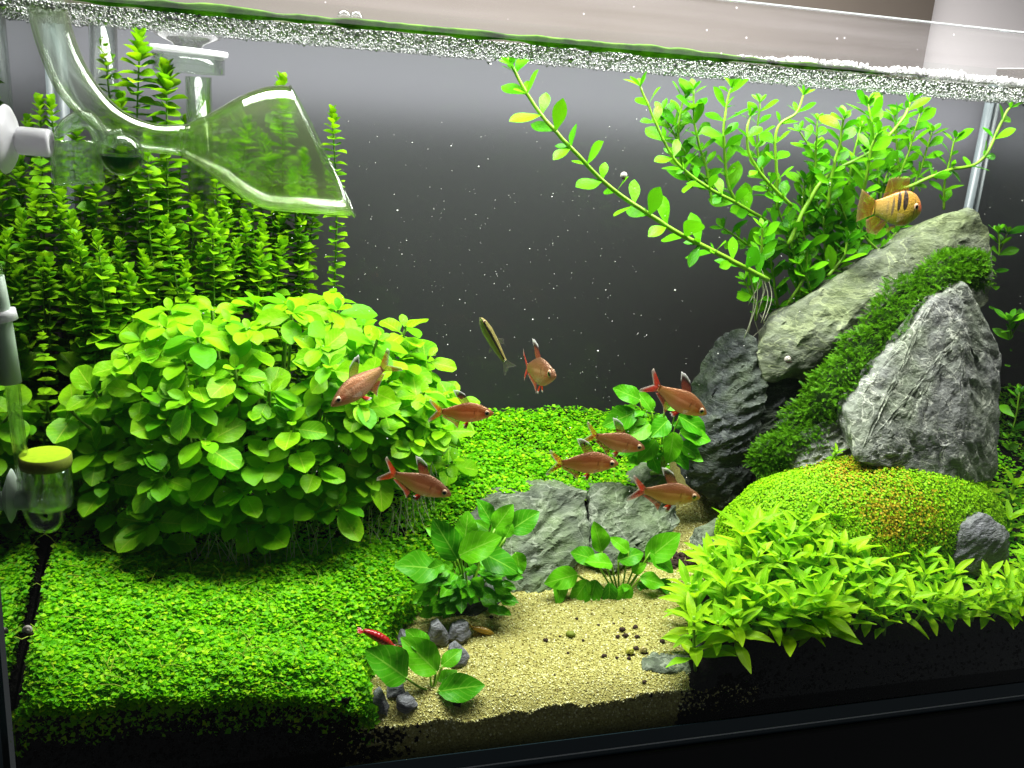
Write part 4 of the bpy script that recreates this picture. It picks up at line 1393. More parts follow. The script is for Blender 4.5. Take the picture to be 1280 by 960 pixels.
def rim_ring(name, top, bot, y, hw, rad, mat, parent, o0):
    a, b = at(*top, y), at(*bot, y)
    c_, u_ = (a + b) / 2, (a - b) / 2
    path = [c_ + u_ * math.cos(6.2832 * k / 60) + Vector((0.13, 0.987, -0.04)) * math.sin(6.2832 * k / 60) * hw for k in range(61)]
    tube(name, path, rad, mat, parent, 8, False, origin=o0)


rim_ring('lip', (363, 108), (444, 271), YL, 2.3, 0.055, M['glass'], hn, o0)


def suction_cup(px, py, y, r, barrel, label, mat, d=(1, 0, 0), ln=1.25):
    p = at(px, py, y)
    d = Vector(d).normalized()
    s = thing('suction_cup', p, label, 'suction cup', 'suction cups on the side glass')
    v, f = lathe([(0.02, -0.42), (r * 0.9, -0.38), (r, -0.30), (r * 0.97, -0.22), (r * 0.75, -0.05), (r * 0.4, 0.12), (barrel * 0.9, 0.2), (0.02, 0.22)], (0, 0, 0), d)
    link('disc', new_mesh('cup_disc', v, f, mat), s)
    v, f = lathe([(barrel * 0.92, 0.15), (barrel, 0.25), (barrel, ln), (barrel * 0.95, ln + 0.11), (barrel * 0.6, ln + 0.13), (barrel * 0.55, ln - 0.2), (0.02, ln - 0.2)], (0, 0, 0), d)
    link('barrel', new_mesh('cup_barrel', v, f, mat), s)
    return s


suction_cup(17, 175, 3.0, 1.33, 0.54, 'white suction cup with short barrel holding the glass drop checker', M['silicone_white'], (1, -0.12, -0.03))
suction_cup(15, 625, 3.0, 1.42, 0.42, 'milky suction cup holding the gas diffuser to the side glass', M['silicone_green'], (1, -0.15, -0.02), 0.75)

# drop checker: bent tube with a bell mouth and a bulb of green liquid
yd = 3.6
o1 = at(110, 240, yd)
dc = thing('drop_checker', o1, 'glass drop checker with a bent tube and a bulb of green liquid', 'drop checker')
A = lambda px, py: at(px, py, yd)
horn('bent_tube', [((64, 175), (88, 165), yd, 0.45), ((70, 160), (92, 165), yd, 0.45), ((80, 147), (99, 163), yd, 0.46), ((98, 138), (106, 162), yd, 0.48), ((118, 142), (112, 165), yd, 0.48), ((132, 162), (116, 176), yd, 0.46), ((136, 180), (122, 186), yd, 0.45)],
     yd, M['glass'], dc, o1, wall=0.07, seg=24)
horn('bell', [((66, 176), (126, 176), yd, 0.9), ((64, 195), (127, 193), yd, 0.95), ((66, 215), (128, 212), yd, 1.0), ((68, 231), (130, 228), yd, 1.05)], yd, M['glass'], dc, o1, wall=0.07, seg=32)
a, b = at(152, 193, yd), at(152, 220, yd)
rad = (a - b).length
v, f, _ = ico(4)
link('bulb', new_mesh('bulb', v * rad + np.array((a - o1)[:]), f, M['glass']), dc)
bm = bmesh.new()
bmesh.ops.create_uvsphere(bm, u_segments=28, v_segments=20, radius=rad * 0.90)
bmesh.ops.bisect_plane(bm, geom=list(bm.verts) + list(bm.edges) + list(bm.faces), plane_co=(0, 0, -0.05), plane_no=(0, 0, 1), clear_outer=True)
bmesh.ops.holes_fill(bm, edges=[e for e in bm.edges if e.is_boundary])
bm.verts.index_update()
vs_ = [(v_.co + a - o1)[:] for v_ in bm.verts]
fs = [[v_.index for v_ in f_.verts] for f_ in bm.faces]
bm.free()
link('liquid', new_mesh('liquid', vs_, fs, M['liquid'], smooth=False), dc)
hollow('neck', [A(136, 182), A(140, 172), A(147, 168), A(150, 178)], 0.32, 0.06, M['glass'], dc, 18, origin=o1)

# gas diffuser
yg = 3.0
o2 = at(60, 655, yg)
df_ = thing('gas_diffuser', o2, 'glass gas diffuser cup with algae covered disc on a thin pipe', 'diffuser')
G_ = lambda px, py: at(px, py, yg)
hollow('pipe', smooth_path([G_(-8, 330), G_(2, 400), G_(14, 470), G_(22, 540), G_(31, 600)], 5), 0.30, 0.07, M['glass'], df_, 18, origin=o2)
sl = hollow('sleeve', [G_(-6, 345), G_(0, 380), G_(5, 420), G_(12, 478)], [0.33, 0.36, 0.40, 0.47], 0.08, M['silicone_green'], df_, 20, origin=o2)
tube('collar', [G_(2, 388), G_(6, 401)], 0.52, M['silicone_white'], df_, 20, origin=o2)
hollow('bend', smooth_path([G_(31, 598), G_(36, 628), G_(46, 652), G_(60, 657), G_(70, 648), G_(68, 622)], 5), 0.34, 0.07, M['glass'], df_, 18, origin=o2)
c0, c1 = G_(57, 574), G_(61, 634)
ax = (c0 - c1).normalized()
hh_ = (c0 - c1).length
rc = 1.0
v, f = lathe([(0.05, 0.0), (rc * 0.7, 0.0), (rc * 0.95, 0.12), (rc, 0.35), (rc, hh_ - 0.05), (rc - 0.09, hh_ - 0.05), (rc - 0.09, 0.4), (rc * 0.8, 0.14), (0.05, 0.1)], c1 - o2, ax)
cupo = link('cup', new_mesh('cup', v, f, M['glass']), df_)
R_ = frame(ax, (0.12, 0.5, 0.3))
v, f = lathe([(0.02, hh_ - 0.30), (rc + 0.03, hh_ - 0.30), (rc + 0.06, hh_ - 0.1), (rc + 0.05, hh_ + 0.20), (rc, hh_ + 0.24)], c1 - o2, ax)
dsk = link('ceramic_disc', new_mesh('ceramic_disc', v, f, M['cup_side']), df_)
v, f = lathe([(rc + 0.02, hh_ + 0.235), (rc * 0.6, hh_ + 0.26), (0.02, hh_ + 0.26)], c1 - o2, ax)
tag(link('algae_coat', new_mesh('algae_coat', v, f, M['cup_alga']), dsk), 'bright green algae on the disc')
v, f = lathe([(0.3, 0.05), (0.26, 0.6), (0.12, 0.85), (0.02, 0.9)], c1 - o2, ax)
link('nozzle', new_mesh('nozzle', v, f, M['glass']), cupo)

# skimmer inlet at the back
ys_ = 20.0
o3 = at(258, 400, ys_)
sk = thing('skimmer_inlet', o3, 'glass surface skimmer inlet with a floating white ring behind the tall stems', 'skimmer')
K = lambda px, py: at(px, py, ys_)
hollow('pipe', [K(248, 96), K(252, 250), K(256, 420)], 0.72, 0.1, M['glass'], sk, 24, origin=o3)
c_ = K(236, 92)
v, f = lathe([(1.2, 0), (1.9, 0.02), (1.95, 0.1), (1.95, 1.05), (1.85, 1.05), (1.85, 0.12), (1.2, 0.1)], c_ - o3, (0, 0, 1), 40)
link('cup', new_mesh('skimmer_cup', v, f, M['glass']), sk)
v, f = lathe([(1.55, 1.06), (2.05, 1.06), (2.08, 1.12), (2.08, 1.30), (2.03, 1.36), (1.55, 1.36), (1.5, 1.3), (1.5, 1.12), (1.55, 1.06)], c_ - o3, (0.04, 0, 1), 40)
link('ring', new_mesh('skimmer_ring', v, f, M['silicone_white']), sk)
v, f = lathe([(0.5, 1.2), (0.9, 1.6), (1.7, 1.9), (1.9, 2.1)], c_ - o3, (0, 0, 1), 40)
link('funnel', new_mesh('skimmer_funnel', v, f, M['glass']), sk)
o4 = at(135, 330, 21.5)
rp = thing('return_pipe', o4, 'straight glass pipe standing in the back corner among the stems', 'glass pipe')
hollow('pipe', [at(128, 20, 21.5), at(132, 150, 21.5), at(138, 420, 21.5)], 0.75, 0.1, M['glass'], rp, 24, origin=o4)
tube('collar', [at(137, 385, 21.5), at(138, 398, 21.5)], 0.86, M['silicone_green'], rp, 24, origin=o4)


# ------------------------------------------------------------------ fish
def fish_body(prof, bend, nseg=20, nst=30):
    """prof rows: t along the body, top, bottom, half width; snout at x=+0.5"""
    P = np.array(prof)
    ts = np.linspace(0, 1, nst) ** 1.15 * P[-1, 0]
    vs_, uv, fs = [], [], []
    for i, t_ in enumerate(ts):
        tp, bt, hw = (np.interp(t_, P[:, 0], P[:, k]) for k in (1, 2, 3))
        for k in range(nseg):
            a = 6.28318 * k / nseg
            zc, hz = (tp + bt) / 2, (tp - bt) / 2
            s, c_ = math.sin(a), math.cos(a)
            vs_.append((0.5 - t_, bend * t_ * t_ + hw * s * (abs(s) ** 0.15), zc + hz * c_))
            uv.append((t_ / P[-1, 0], 0.5 + 0.5 * c_))
    for i in range(nst - 1):
        for k in range(nseg):
            a, b = i * nseg + k, i * nseg + (k + 1) % nseg
            fs.append((a, b, b + nseg, a + nseg))
    fs.append(tuple(range(nseg)))
    fs.append(tuple(reversed(range((nst - 1) * nseg, nst * nseg))))
    return vs_, fs, uv


def fin(root, outer, bend=0.0, side=0.0, nu=10, nv=8, th=0.0022, splay=0.0, y0=0.0, ragged=0.04):
    """membrane between a root line and an outer line, both lists of (x, z); closed thin shell with ray folds"""
    def samp(l, k):
        l = np.array(l, float)
        d = np.concatenate([[0], np.cumsum(np.linalg.norm(np.diff(l, axis=0), axis=1))])
        q_ = np.linspace(0, d[-1], k)
        return np.stack([np.interp(q_, d, l[:, 0]), np.interp(q_, d, l[:, 1])], 1)
    A_, B_ = samp(root, nu + 1), samp(outer, nu + 1)
    vs_, uv = [], []
    for sgn in (1, -1):
        for j in range(nv + 1):
            v = j / nv
            for i in range(nu + 1):
                e = v * (1 - (ragged if (i % 2 and j == nv) else 0))
                p = A_[i] * (1 - e) + B_[i] * e
                t_ = 0.5 - p[0]
                y = y0 + bend * t_ * t_ + splay * v + side * v * v + 0.003 * math.sin(i * 3.1416) * v + sgn * th * (1 - 0.6 * v) + 0.004 * (i % 2) * v
                vs_.append((p[0], y, p[1]))
                uv.append((i / nu, v))
    w = nu + 1
    n_ = w * (nv + 1)
    fs = []
    for j in range(nv):
        for i in range(nu):
            k = j * w + i
            fs.append((k, k + 1, k + w + 1, k + w))
            fs.append((n_ + k, n_ + k + w, n_ + k + w + 1, n_ + k + 1))
    ring = list(range(w)) + [j * w + nu for j in range(1, nv + 1)] + [nv * w + i for i in range(nu - 1, -1, -1)] + [j * w for j in range(nv - 1, 0, -1)]
    for a, b in zip(ring, ring[1:] + ring[:1]):
        fs.append((b, a, a + n_, b + n_))
    return vs_, fs, uv


def join(*parts):
    V_, F_, U_ = [], [], []
    for v, f, u in parts:
        F_ += [tuple(i + len(V_) for i in q_) for q_ in f]
        V_ += list(v)
        U_ += list(u)
    return V_, F_, U_


def fin_material(name, stops, alpha=0.75, axis='v', rays=True):
    t = NT(name)
    uv = t.n('SeparateXYZ', {0: t.n('UVMap').outputs[0]})
    c = t.ramp(uv.outputs[1 if axis == 'v' else 0], stops)
    al = alpha
    if rays:
        w = t.n('TexWave', {'Scale': 3.0, 'Distortion': 0.3})
        t.set(w, 0, t.n('CombineXYZ', {0: uv.outputs[0]}).outputs[0])
        c = t.mix(t.math('MULTIPLY', w.outputs['Fac'], 0.3), c, tuple(x * 0.5 for x in stops[0][1][:3]))
        al = t.math('ADD', alpha - 0.1, t.math('MULTIPLY', w.outputs['Fac'], 0.2))
    p = t.n('BsdfPrincipled', {'Base Color': c, 'Roughness': 0.4, 'Alpha': al})
    tl = t.n('BsdfTranslucent', {'Color': c})
    tp = t.n('BsdfTransparent')
    m1 = t.n('MixShader', {0: 0.35})
    t.set(m1, 1, p.outputs[0])
    t.set(m1, 2, tl.outputs[0])
    m2 = t.n('MixShader', {0: 1 - alpha})
    t.set(m2, 1, m1.outputs[0])
    t.set(m2, 2, tp.outputs[0])
    return t.done(m2.outputs[0])


def body_material(name, stops, patches=(), stripes=None, scale_amt=0.25, trans=0.12, metal=0.0):
    """stops over the height of the body; patches (u0, u1, v0, v1, colour, strength)"""
    t = NT(name)
    uv = t.n('SeparateXYZ', {0: t.n('UVMap').outputs[0]})
    nz = t.noise(500, 3)
    vj = t.math('ADD', uv.outputs[1], t.math('MULTIPLY', t.math('SUBTRACT', nz, 0.5), 0.10))
    c = t.ramp(vj, stops)
    for u0, u1, v0, v1, col, st in patches:
        du = t.math('DIVIDE', t.math('SUBTRACT', uv.outputs[0], (u0 + u1) / 2), (u1 - u0) / 2)
        dv = t.math('DIVIDE', t.math('SUBTRACT', vj, (v0 + v1) / 2), (v1 - v0) / 2)
        d2 = t.math('ADD', t.math('MULTIPLY', du, du), t.math('MULTIPLY', dv, dv))
        k = t.math('MULTIPLY', t.math('SUBTRACT', 1.0, d2, clamp=True), st, clamp=True)
        c = t.mix(k, c, col)
    rn = t.n('ObjectInfo').outputs['Random']
    hs = t.n('HueSaturation', {'Saturation': t.math('ADD', 0.95, t.math('MULTIPLY', rn, 0.2)), 'Value': t.math('ADD', 0.85, t.math('MULTIPLY', rn, 0.3))})
    t.set(hs, 'Color', c)
    c = hs.outputs[0]
    vo = t.n('TexVoronoi', {'Scale': 1.0})
    sc_ = t.n('CombineXYZ', {0: t.math('MULTIPLY', uv.outputs[0], 42.0), 1: t.math('MULTIPLY', uv.outputs[1], 20.0)})
    t.set(vo, 'Vector', sc_.outputs[0])
    c = t.mix(t.math('MULTIPLY', vo.outputs['Distance'], scale_amt), c, t.mix(0.35, c, (0.95, 0.62, 0.40)))
    p = t.n('BsdfPrincipled', {'Base Color': c, 'Roughness': 0.3, 'Metallic': metal, 'Specular IOR Level': 0.4, 'Normal': t.bump(vo.outputs['Distance'], 0.4, 0.0006)})
    tl = t.n('BsdfTranslucent', {'Color': c})
    m1 = t.n('MixShader', {0: trans})
    t.set(m1, 1, p.outputs[0])
    t.set(m1, 2, tl.outputs[0])
    return t.done(m1.outputs[0])


M['tetra'] = body_material('tetra_body', [(0.0, (0.74, 0.50, 0.40)), (0.2, (0.68, 0.39, 0.26)), (0.45, (0.60, 0.29, 0.16)), (0.58, (0.78, 0.46, 0.30)), (0.64, (0.50, 0.22, 0.11)), (0.85, (0.40, 0.18, 0.085)), (1.0, (0.22, 0.115, 0.06))],
                           [(0.12, 0.27, 0.28, 0.72, (0.72, 0.16, 0.08), 0.6), (0.28, 0.35, 0.2, 0.8, (0.72, 0.45, 0.28), 0.8), (0.36, 0.40, 0.40, 0.75, (0.22, 0.08, 0.04), 0.7), (0.2, 0.7, -0.1, 0.35, (0.70, 0.50, 0.38), 0.55), (0.6, 1.1, 0.1, 0.9, (0.40, 0.26, 0.07), 0.7)], trans=0.5, scale_amt=0.35, metal=0.3)
WH, RD = (0.85, 0.84, 0.85), (0.80, 0.045, 0.015)
M['fin_red'] = fin_material('red_fin', [(0.0, RD), (0.65, (0.7, 0.07, 0.03)), (0.82, WH), (1.0, WH)], 0.9)
M['fin_tail'] = fin_material('tail_fin', [(0.0, (0.45, 0.12, 0.05)), (0.3, RD), (0.68, (0.66, 0.06, 0.03)), (0.85, (0.5, 0.35, 0.3)), (1.0, (0.5, 0.45, 0.4))], 0.6)
M['fin_dorsal'] = fin_material('dorsal_fin', [(0.0, (0.42, 0.10, 0.05)), (0.45, (0.30, 0.06, 0.035)), (0.66, (0.02, 0.015, 0.015)), (0.78, (0.25, 0.2, 0.2)), (0.84, WH), (1.0, WH)], 0.68)
M['fin_anal'] = fin_material('anal_fin', [(0.0, (0.45, 0.14, 0.07)), (0.6, (0.55, 0.08, 0.04)), (0.9, (0.5, 0.2, 0.15)), (1.0, WH)], 0.7)
M['fin_clear'] = fin_material('clear_fin', [(0.0, (0.5, 0.35, 0.25)), (1.0, (0.6, 0.55, 0.5))], 0.22)
M['eye'] = plain('fish_eye', (0.55, 0.36, 0.22), 0.2, 0.5)
M['pupil'] = plain('fish_pupil', (0.004, 0.004, 0.004), 0.06, 0.6)
EYE, PUP = ico(3), ico(2)

TETRA = [(0, 0.008, -0.008, 0.006), (0.02, 0.034, -0.026, 0.024), (0.06, 0.062, -0.05, 0.040), (0.12, 0.092, -0.080, 0.052), (0.2, 0.128, -0.112, 0.060), (0.30, 0.156, -0.142, 0.063), (0.38, 0.162, -0.150, 0.060),
         (0.46, 0.148, -0.145, 0.053), (0.55, 0.120, -0.118, 0.041), (0.64, 0.088, -0.082, 0.029), (0.72, 0.058, -0.055, 0.019), (0.78, 0.046, -0.044, 0.013)]
FM = {}
for bend in (0.0, 0.16, -0.14):
    FM[bend] = {
        'body': new_mesh('tetra_body', *[x for x in fish_body(TETRA, bend)][:2], M['tetra'], fish_body(TETRA, bend)[2]),
        'dorsal_fin': fin([(0.14, 0.150), (0.05, 0.150), (0.0, 0.138)], [(0.04, 0.285), (-0.06, 0.335), (-0.14, 0.335), (-0.08, 0.24)], bend, 0.02),
        'tail_fin': join(fin([(-0.275, 0.044), (-0.283, 0.0)], [(-0.47, 0.185), (-0.49, 0.15), (-0.36, 0.0)], bend, 0.03, 8),
                         fin([(-0.283, 0.001), (-0.275, -0.043)], [(-0.36, -0.004), (-0.49, -0.15), (-0.47, -0.185)], bend, 0.03, 8)),
        'anal_fin': fin([(-0.0, -0.135), (-0.13, -0.085), (-0.24, -0.045)], [(-0.03, -0.255), (-0.10, -0.175), (-0.28, -0.075)], bend, 0.0),
        'pelvic_fin': join(fin([(0.135, -0.145), (0.10, -0.147)], [(0.10, -0.235), (0.05, -0.225)], bend, 0, 5, 6, splay=0.03, y0=0.02), fin([(0.135, -0.145), (0.10, -0.147)], [(0.10, -0.235), (0.05, -0.225)], bend, 0, 5, 6, splay=-0.03, y0=-0.02)),
        'pectoral_fin': join(fin([(0.24, -0.045), (0.235, -0.075)], [(0.14, -0.06), (0.15, -0.12)], bend, 0, 5, 5, splay=0.06, y0=0.055), fin([(0.24, -0.045), (0.235, -0.075)], [(0.14, -0.06), (0.15, -0.12)], bend, 0, 5, 5, splay=-0.06, y0=-0.055))}
    for k, mm in (('dorsal_fin', 'fin_dorsal'), ('tail_fin', 'fin_tail'), ('anal_fin', 'fin_anal'), ('pelvic_fin', 'fin_red'), ('pectoral_fin', 'fin_clear')):
        v, f, u = FM[bend][k]
        FM[bend][k] = new_mesh(k, v, f, M[mm], u)
eye_me = new_mesh('eye', EYE[0] * np.array([1, 0.45, 1]), EYE[1], M['eye'])
pup_me = new_mesh('pupil', PUP[0] * np.array([1, 0.35, 1]), PUP[1], M['pupil'])


def place_fish(name, label, cat, head, tail, y0, y1, parts, eye, stretch=1.0, group=None, roll=0.0, size=None, direction=None):
    """head and tail tip as the photograph shows them, with their depths"""
    a, b = at(*head, y0), at(*tail, y1)
    d = Vector(direction).normalized() if direction else (a - b).normalized()
    L = size or (a - b).length
    m_ = frame(d, (0, 0, 1))
    q_ = Matrix((m_.col[1], m_.col[2].cross(m_.col[1]), m_.col[2])).transposed()   # x forward, z up
    q_ = q_ @ Matrix.Rotation(roll, 3, 'X')
    mm = q_.to_4x4() @ Matrix.Diagonal((L, L, L * stretch, 1))
    mm.translation = (a + b) / 2 * S
    o = link(name, None, mtx=mm)
    o.empty_display_size = 0.01
    tag(o, label, cat, group)
    for k, me in parts.items():
        link(k, me, o)
    ex, ez, ey, er = eye
    for s in (1, -1):
        e = link('eye', eye_me, o, mtx=Matrix.Translation(Vector((ex, s * ey, ez)) * S) @ Matrix.Diagonal((er, er, er, 1)))
        link('pupil', pup_me, e, mtx=Matrix.Translation(Vector((0.08, s * 0.32, 0.0)) * S) @ Matrix.Diagonal((0.6, 0.6, 0.6, 1)))
    return o


GT = 'rosy tetras swimming over the carpet'
te = (0.392, 0.018, 0.038, 0.044)
for lab, h, tl_, y0, y1, bend, roll, st in (
        ('rosy tetra nosing down over the leaves of the big bush', (414, 508), (495, 448), 4.0, 5.5, 0.0, 0.45, 0.85),
        ('rosy tetra with raised black and red dorsal fin beside the edge of the big bush', (617, 517), (534, 514), 6.0, 6.6, 0.0, 0.1, 1.0),
        ('rosy tetra gliding downward over the carpet just below the big bush', (564, 619), (474, 586), 4.2, 5.0, 0.0, 0.1, 0.98),
        ('rosy tetra tilted nose down in front of the back leafy clump', (883, 518), (808, 480), 9.0, 9.8, 0.16, 0.1, 1.05),
        ('rosy tetra swimming above another at the carpet edge, close to the leafy clump', (806, 561), (728, 541), 9.6, 10.4, 0.0, 0.1, 1.0),
        ('paler rosy tetra swimming level over the carpet, just under another', (773, 580), (681, 574), 7.4, 8.0, -0.14, 0.1, 0.98),
        ('rosy tetra with tall spread fins hovering over the split stone', (875, 622), (786, 611), 7.0, 7.6, 0.0, 0.1, 1.02)):
    place_fish('tetra_fish', lab, 'fish', h, tl_, y0, y1, FM[bend], te, st * 1.06, GT, roll)
p = at(672, 462, 8)
place_fish('tetra_fish', 'rosy tetra turned to face outward in the open water, dorsal fin raised', 'fish', (668, 470), (668, 458), 8, 8, FM[0.16], te, 1.45, GT, 0.05, size=3.5, direction=(0.36, -0.85, 0.10))

# algae eater
M['eater'] = body_material('eater_body', [(0.0, (0.55, 0.55, 0.35)), (0.22, (0.42, 0.62, 0.10)), (0.36, (0.42, 0.62, 0.10)), (0.40, (0.01, 0.012, 0.01)), (0.58, (0.01, 0.012, 0.01)), (0.64, (0.36, 0.32, 0.10)), (1.0, (0.20, 0.17, 0.06))], scale_amt=0.1, trans=0.05)
EAT = [(0, 0.006, -0.006, 0.006), (0.03, 0.03, -0.025, 0.024), (0.10, 0.055, -0.045, 0.04), (0.25, 0.075, -0.062, 0.05), (0.45, 0.07, -0.058, 0.045), (0.65, 0.05, -0.042, 0.03), (0.80, 0.03, -0.028, 0.014)]
bd = fish_body(EAT, 0.14)
parts = {'body': new_mesh('eater_body', bd[0], bd[1], M['eater'], bd[2])}
for k, sh in (('dorsal_fin', fin([(0.06, 0.068), (-0.04, 0.066)], [(-0.02, 0.14), (-0.08, 0.11)], 0.14)), ('tail_fin', join(fin([(-0.295, 0.028), (-0.3, 0)], [(-0.48, 0.10), (-0.42, 0.0)], 0.14), fin([(-0.3, 0), (-0.295, -0.028)], [(-0.42, 0.0), (-0.48, -0.10)], 0.14))),
              ('pelvic_fin', fin([(0.02, -0.06), (-0.03, -0.056)], [(-0.03, -0.12), (-0.07, -0.11)], 0.14))):
    parts[k] = new_mesh(k, *sh[:2], M['fin_clear'], sh[2])
place_fish('algae_eater', 'slim olive algae eater with a black side stripe, pointing upward in open water', 'fish', (600, 397), (633, 462), 9, 9.6, parts, (0.42, 0.015, 0.036, 0.02), 1.25, None, 0.0)

# cichlid
M['ram'] = body_material('cichlid_body', [(0.0, (0.45, 0.46, 0.03)), (0.3, (0.62, 0.46, 0.015)), (0.6, (0.62, 0.38, 0.012)), (0.85, (0.52, 0.26, 0.015)), (1.0, (0.36, 0.14, 0.015))],
                         [(-0.12, 0.16, 0.3, 1.0, (0.75, 0.14, 0.03), 1.3), (0.36, 0.47, 0.45, 1.05, (0.008, 0.008, 0.01), 4.0), (0.50, 0.58, 0.4, 1.05, (0.02, 0.02, 0.02), 3.0), (0.62, 0.68, 0.2, 0.95, (0.08, 0.07, 0.04), 1.6),
                          (0.72, 0.78, 0.2, 0.9, (0.14, 0.11, 0.05), 0.7), (0.56, 1.05, 0.0, 1.0, (0.52, 0.36, 0.14), 0.5), (0.18, 0.22, 0.1, 0.95, (0.05, 0.04, 0.02), 0.9), (0.25, 0.5, -0.1, 0.22, (0.65, 0.15, 0.05), 0.8)], trans=0.1)
RAM = [(0, 0.012, -0.02, 0.012), (0.02, 0.07, -0.06, 0.04), (0.06, 0.125, -0.095, 0.058), (0.13, 0.175, -0.14, 0.075), (0.22, 0.205, -0.175, 0.085), (0.33, 0.21, -0.185, 0.082), (0.45, 0.185, -0.165, 0.068), (0.57, 0.14, -0.12, 0.048), (0.68, 0.10, -0.085, 0.03), (0.75, 0.085, -0.075, 0.02)]
bd = fish_body(RAM, 0.12)
parts = {'body': new_mesh('cichlid_body', bd[0], bd[1], M['ram'], bd[2])}
M['fin_ram'] = fin_material('cichlid_fin', [(0.0, (0.62, 0.28, 0.02)), (0.6, (0.60, 0.26, 0.05)), (1.0, (0.6, 0.40, 0.2))], 0.5)
for k, sh in (('dorsal_fin', fin([(0.24, 0.20), (0.08, 0.19), (-0.14, 0.11)], [(0.22, 0.36), (0.02, 0.36), (-0.10, 0.34)], 0.12, 0, 14, ragged=0.12)),
              ('tail_fin', fin([(-0.245, 0.08), (-0.25, -0.07)], [(-0.48, 0.20), (-0.50, 0.0), (-0.48, -0.17)], 0.12, 0.0, 12)),
              ('anal_fin', fin([(0.0, -0.15), (-0.2, -0.08)], [(-0.14, -0.30), (-0.30, -0.28), (-0.34, -0.14)], 0.12)),
              ('pelvic_fin', fin([(0.16, -0.18), (0.10, -0.18)], [(0.02, -0.27), (-0.02, -0.23)], 0.12, 0, 6)),
              ('pectoral_fin', fin([(0.20, -0.04), (0.19, -0.09)], [(0.06, -0.03), (0.07, -0.13)], 0.12, 0, 6, splay=-0.05, y0=-0.08))):
    parts[k] = new_mesh(k, *sh[:2], M['fin_ram'] if k != 'pectoral_fin' else M['fin_clear'], sh[2])
place_fish('cichlid', 'golden cichlid with red face and black shoulder spot among the paddle leaved stems', 'fish', (1151, 263), (1076, 260), 14.0, 14.6, parts, (0.37, 0.045, 0.066, 0.040), 1.4, None, 0.05)


# ------------------------------------------------------------------ shrimp and snails
def shrimp(name, label, head, tail, y, col, translucent):
    a, b = at(*head, y), at(*tail, y)
    L = (a - b).length
    d = (a - b).normalized()
    m_ = frame(d, (0, -0.3, 1))
    mm = m_.to_4x4() @ Matrix.Diagonal((L, L, L, 1))
    mm.translation = (a + b) / 2 * S
    o = link(name, None, mtx=mm)
    tag(o, label, 'shrimp', 'shrimp')
    mat = plain(name + '_shell_' + label[:3], col, 0.25, 0.5, var=0.5, scale=500)
    # carapace and tail as one arched body with segment rings
    ys = np.linspace(-0.42, 0.36, 40)
    path = [(0, y_, 0.06 * math.cos((y_ + 0.05) * 3.4)) for y_ in ys]
    rad_ = [0.02 + 0.085 * math.sin(math.pi * min(1, (i + 3) / 44)) ** 0.8 * (1 + 0.06 * math.sin(i * 1.7)) for i in range(40)]
    v, f = tube_arrays([Vector(p_) for p_ in path], rad_, 14)
    link('body', new_mesh('shrimp_body', v, f, mat), o)
    v, f = tube_arrays([Vector((0, 0.33, 0.05)), Vector((0, 0.42, 0.05)), Vector((0, 0.5, 0.08))], [0.035, 0.02, 0.004], 8)
    link('rostrum', new_mesh('rostrum', v, f, mat), o)
    for s in (-1, 0, 1):
        v, f, u = leaf_template(width=0.5, a=1.2, nu=2, nv=4)
        link('tail_fan', new_mesh('tail_fan', v * 0.16, f, mat, u), o, mtx=mtx((0, -0.40, -0.02), (s * 0.45, -1, -0.05), (0, 0, 1), 1.0))
    for s in (-1, 1):
        v, f = tube_arrays(smooth_path([(s * 0.02, 0.38, 0.03), (s * 0.10, 0.55, 0.05), (s * 0.22, 0.75, -0.04)], 4), 0.006, 5)
        link('antenna', new_mesh('antenna', v, f, mat), o)
        e = link('eye', pup_me, o, mtx=Matrix.Translation(Vector((s * 0.05, 0.36, 0.07)) * S) @ Matrix.Diagonal((0.025, 0.025, 0.025, 1)))
        for k in range(4):
            y_ = 0.22 - k * 0.07
            v, f = tube_arrays([Vector((s * 0.04, y_, -0.02)), Vector((s * 0.11, y_ + 0.03, -0.07)), Vector((s * 0.13, y_ + 0.05, -0.16))], 0.008, 5)
            link('leg', new_mesh('shrimp_leg', v, f, mat), o)


shrimp('shrimp', 'bright red shrimp sitting on the edge of the carpet', (498, 813), (450, 787), 2.7, (0.42, 0.008, 0.012), False)
shrimp('shrimp', 'amber yellow shrimp on the sand by the dark rounded pebble', (585, 783), (621, 796), 5.2, (0.52, 0.30, 0.03), True)

v, f, _ = ico(3)


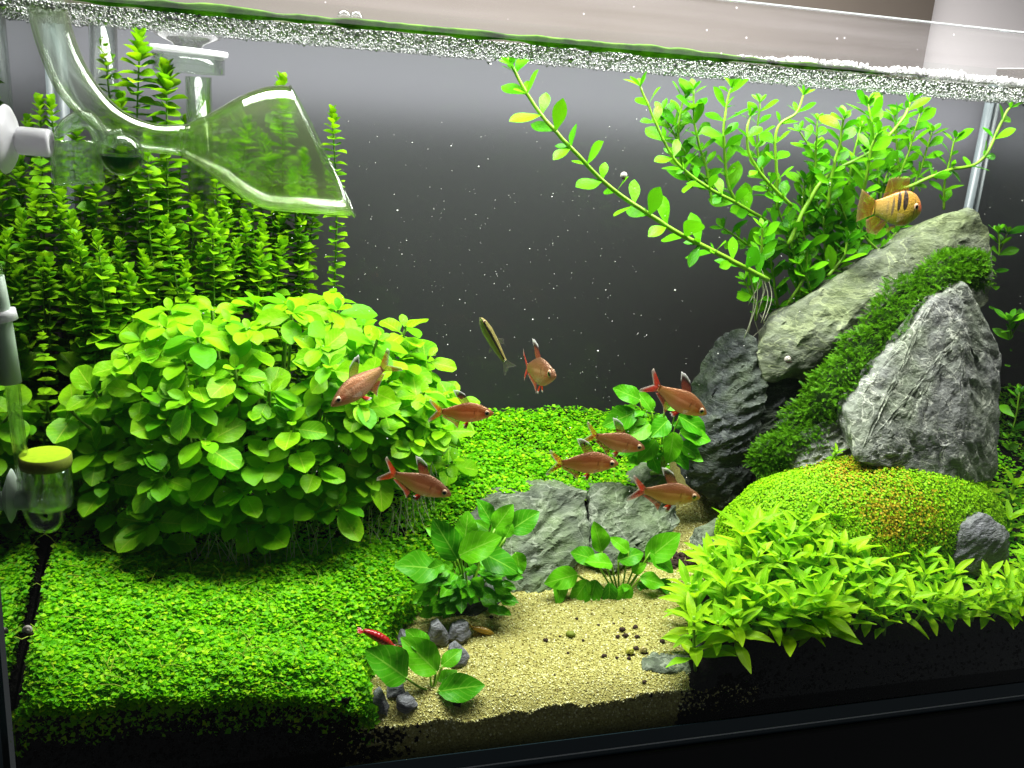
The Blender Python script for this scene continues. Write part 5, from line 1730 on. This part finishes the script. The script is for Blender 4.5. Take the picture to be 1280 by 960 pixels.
def snail(px, py, y, r, label, mat, tilt=(0.3, 0.2, 1)):
    p = at(px, py, y) if y else on_sand(px, py, 0.2)
    o = thing('snail', p, label, 'snail')
    vs_, fs = [], []
    n_, k_ = 60, 12                                            # a shell coiled about its own axis
    for i in range(n_ + 1):
        a = i / n_ * 5.2 * math.pi
        gr_ = math.exp(0.13 * (a - 5.2 * math.pi))
        c_ = Vector((math.cos(a) * 0.55 * gr_, math.sin(a) * 0.55 * gr_, -0.75 * gr_ + 0.35))
        e1 = Vector((math.cos(a), math.sin(a), 0))
        for k in range(k_):
            b_ = 6.2832 * k / k_
            vs_.append(((c_ + (e1 * math.cos(b_) + Vector((0, 0, 1)) * math.sin(b_)) * 0.52 * gr_) * r)[:])
    for i in range(n_):
        for k in range(k_):
            a, b = i * k_ + k, i * k_ + (k + 1) % k_
            fs.append((a, b, b + k_, a + k_))
    me = new_mesh('shell', vs_, fs, mat)
    link('shell', me, o, mtx=frame(Vector(tilt), (0, -1, 0.2)).to_4x4())
    v, f = tube_arrays(smooth_path([(-0.7 * r, 0, -0.65 * r), (0, 0, -0.75 * r), (0.9 * r, -0.1 * r, -0.65 * r)], 4), [0.1 * r + 0.22 * r * math.sin(math.pi * (i + 0.5) / 9.2) for i in range(9)], 8)
    link('foot', new_mesh('foot', v, f, M['granule']), o)


t = NT('banded_shell')
w = t.n('TexWave', {'Scale': 95.0, 'Distortion': 1.5})
t.set(w, 0, t.n('TexCoord').outputs['Object'])
c = t.ramp(w.outputs['Fac'], [(0.45, (0.55, 0.17, 0.02)), (0.6, (0.02, 0.012, 0.01))])
M['banded'] = t.done(t.n('BsdfPrincipled', {'Base Color': c, 'Roughness': 0.3}).outputs[0])
snail(1092, 679, 5.2, 0.36, 'orange and black banded snail between the mound and the border plants', M['banded'])
snail(781, 219, 14.6, 0.24, 'tiny grey snail on a leaf of the long lone stem', M['snail'])
snail(986, 449, 13.6, 0.26, 'tiny pale snail stuck to the low end of the leaning slab', M['snail'])
snail(35, 788, 1.9, 0.26, 'small pale snail where the carpet meets the side glass', M['snail'])
snail(789, 815, 0, 0.26, 'yellow green snail among dark grains on the sand', plain('yellow_shell', (0.42, 0.42, 0.05), 0.35, 0.5, var=0.4, scale=300))
snail(806, 813, 0, 0.25, 'cream and brown snail among dark grains on the sand', plain('cream_shell', (0.50, 0.42, 0.14), 0.35, 0.5, var=0.8, scale=300))

# green scraps and specks drifting in the water
n = 900
pp = [at(random.uniform(150, 1280), random.uniform(150, 640), random.uniform(2, 23)) for _ in range(n)]
for i in range(260):
    pp[i] = at(random.gauss(640, 130), random.gauss(330, 110), random.uniform(3, 22))
sp = scatter_mesh('drifting_specks', ico(1), [q_[:] for q_ in pp], RNG.standard_normal((n, 3)), RNG.standard_normal((n, 3)), RNG.lognormal(-4.22, 0.42, n), M['particle'])
tag(link('drifting_specks', sp), 'fine pale specks drifting through the water', kind='stuff')
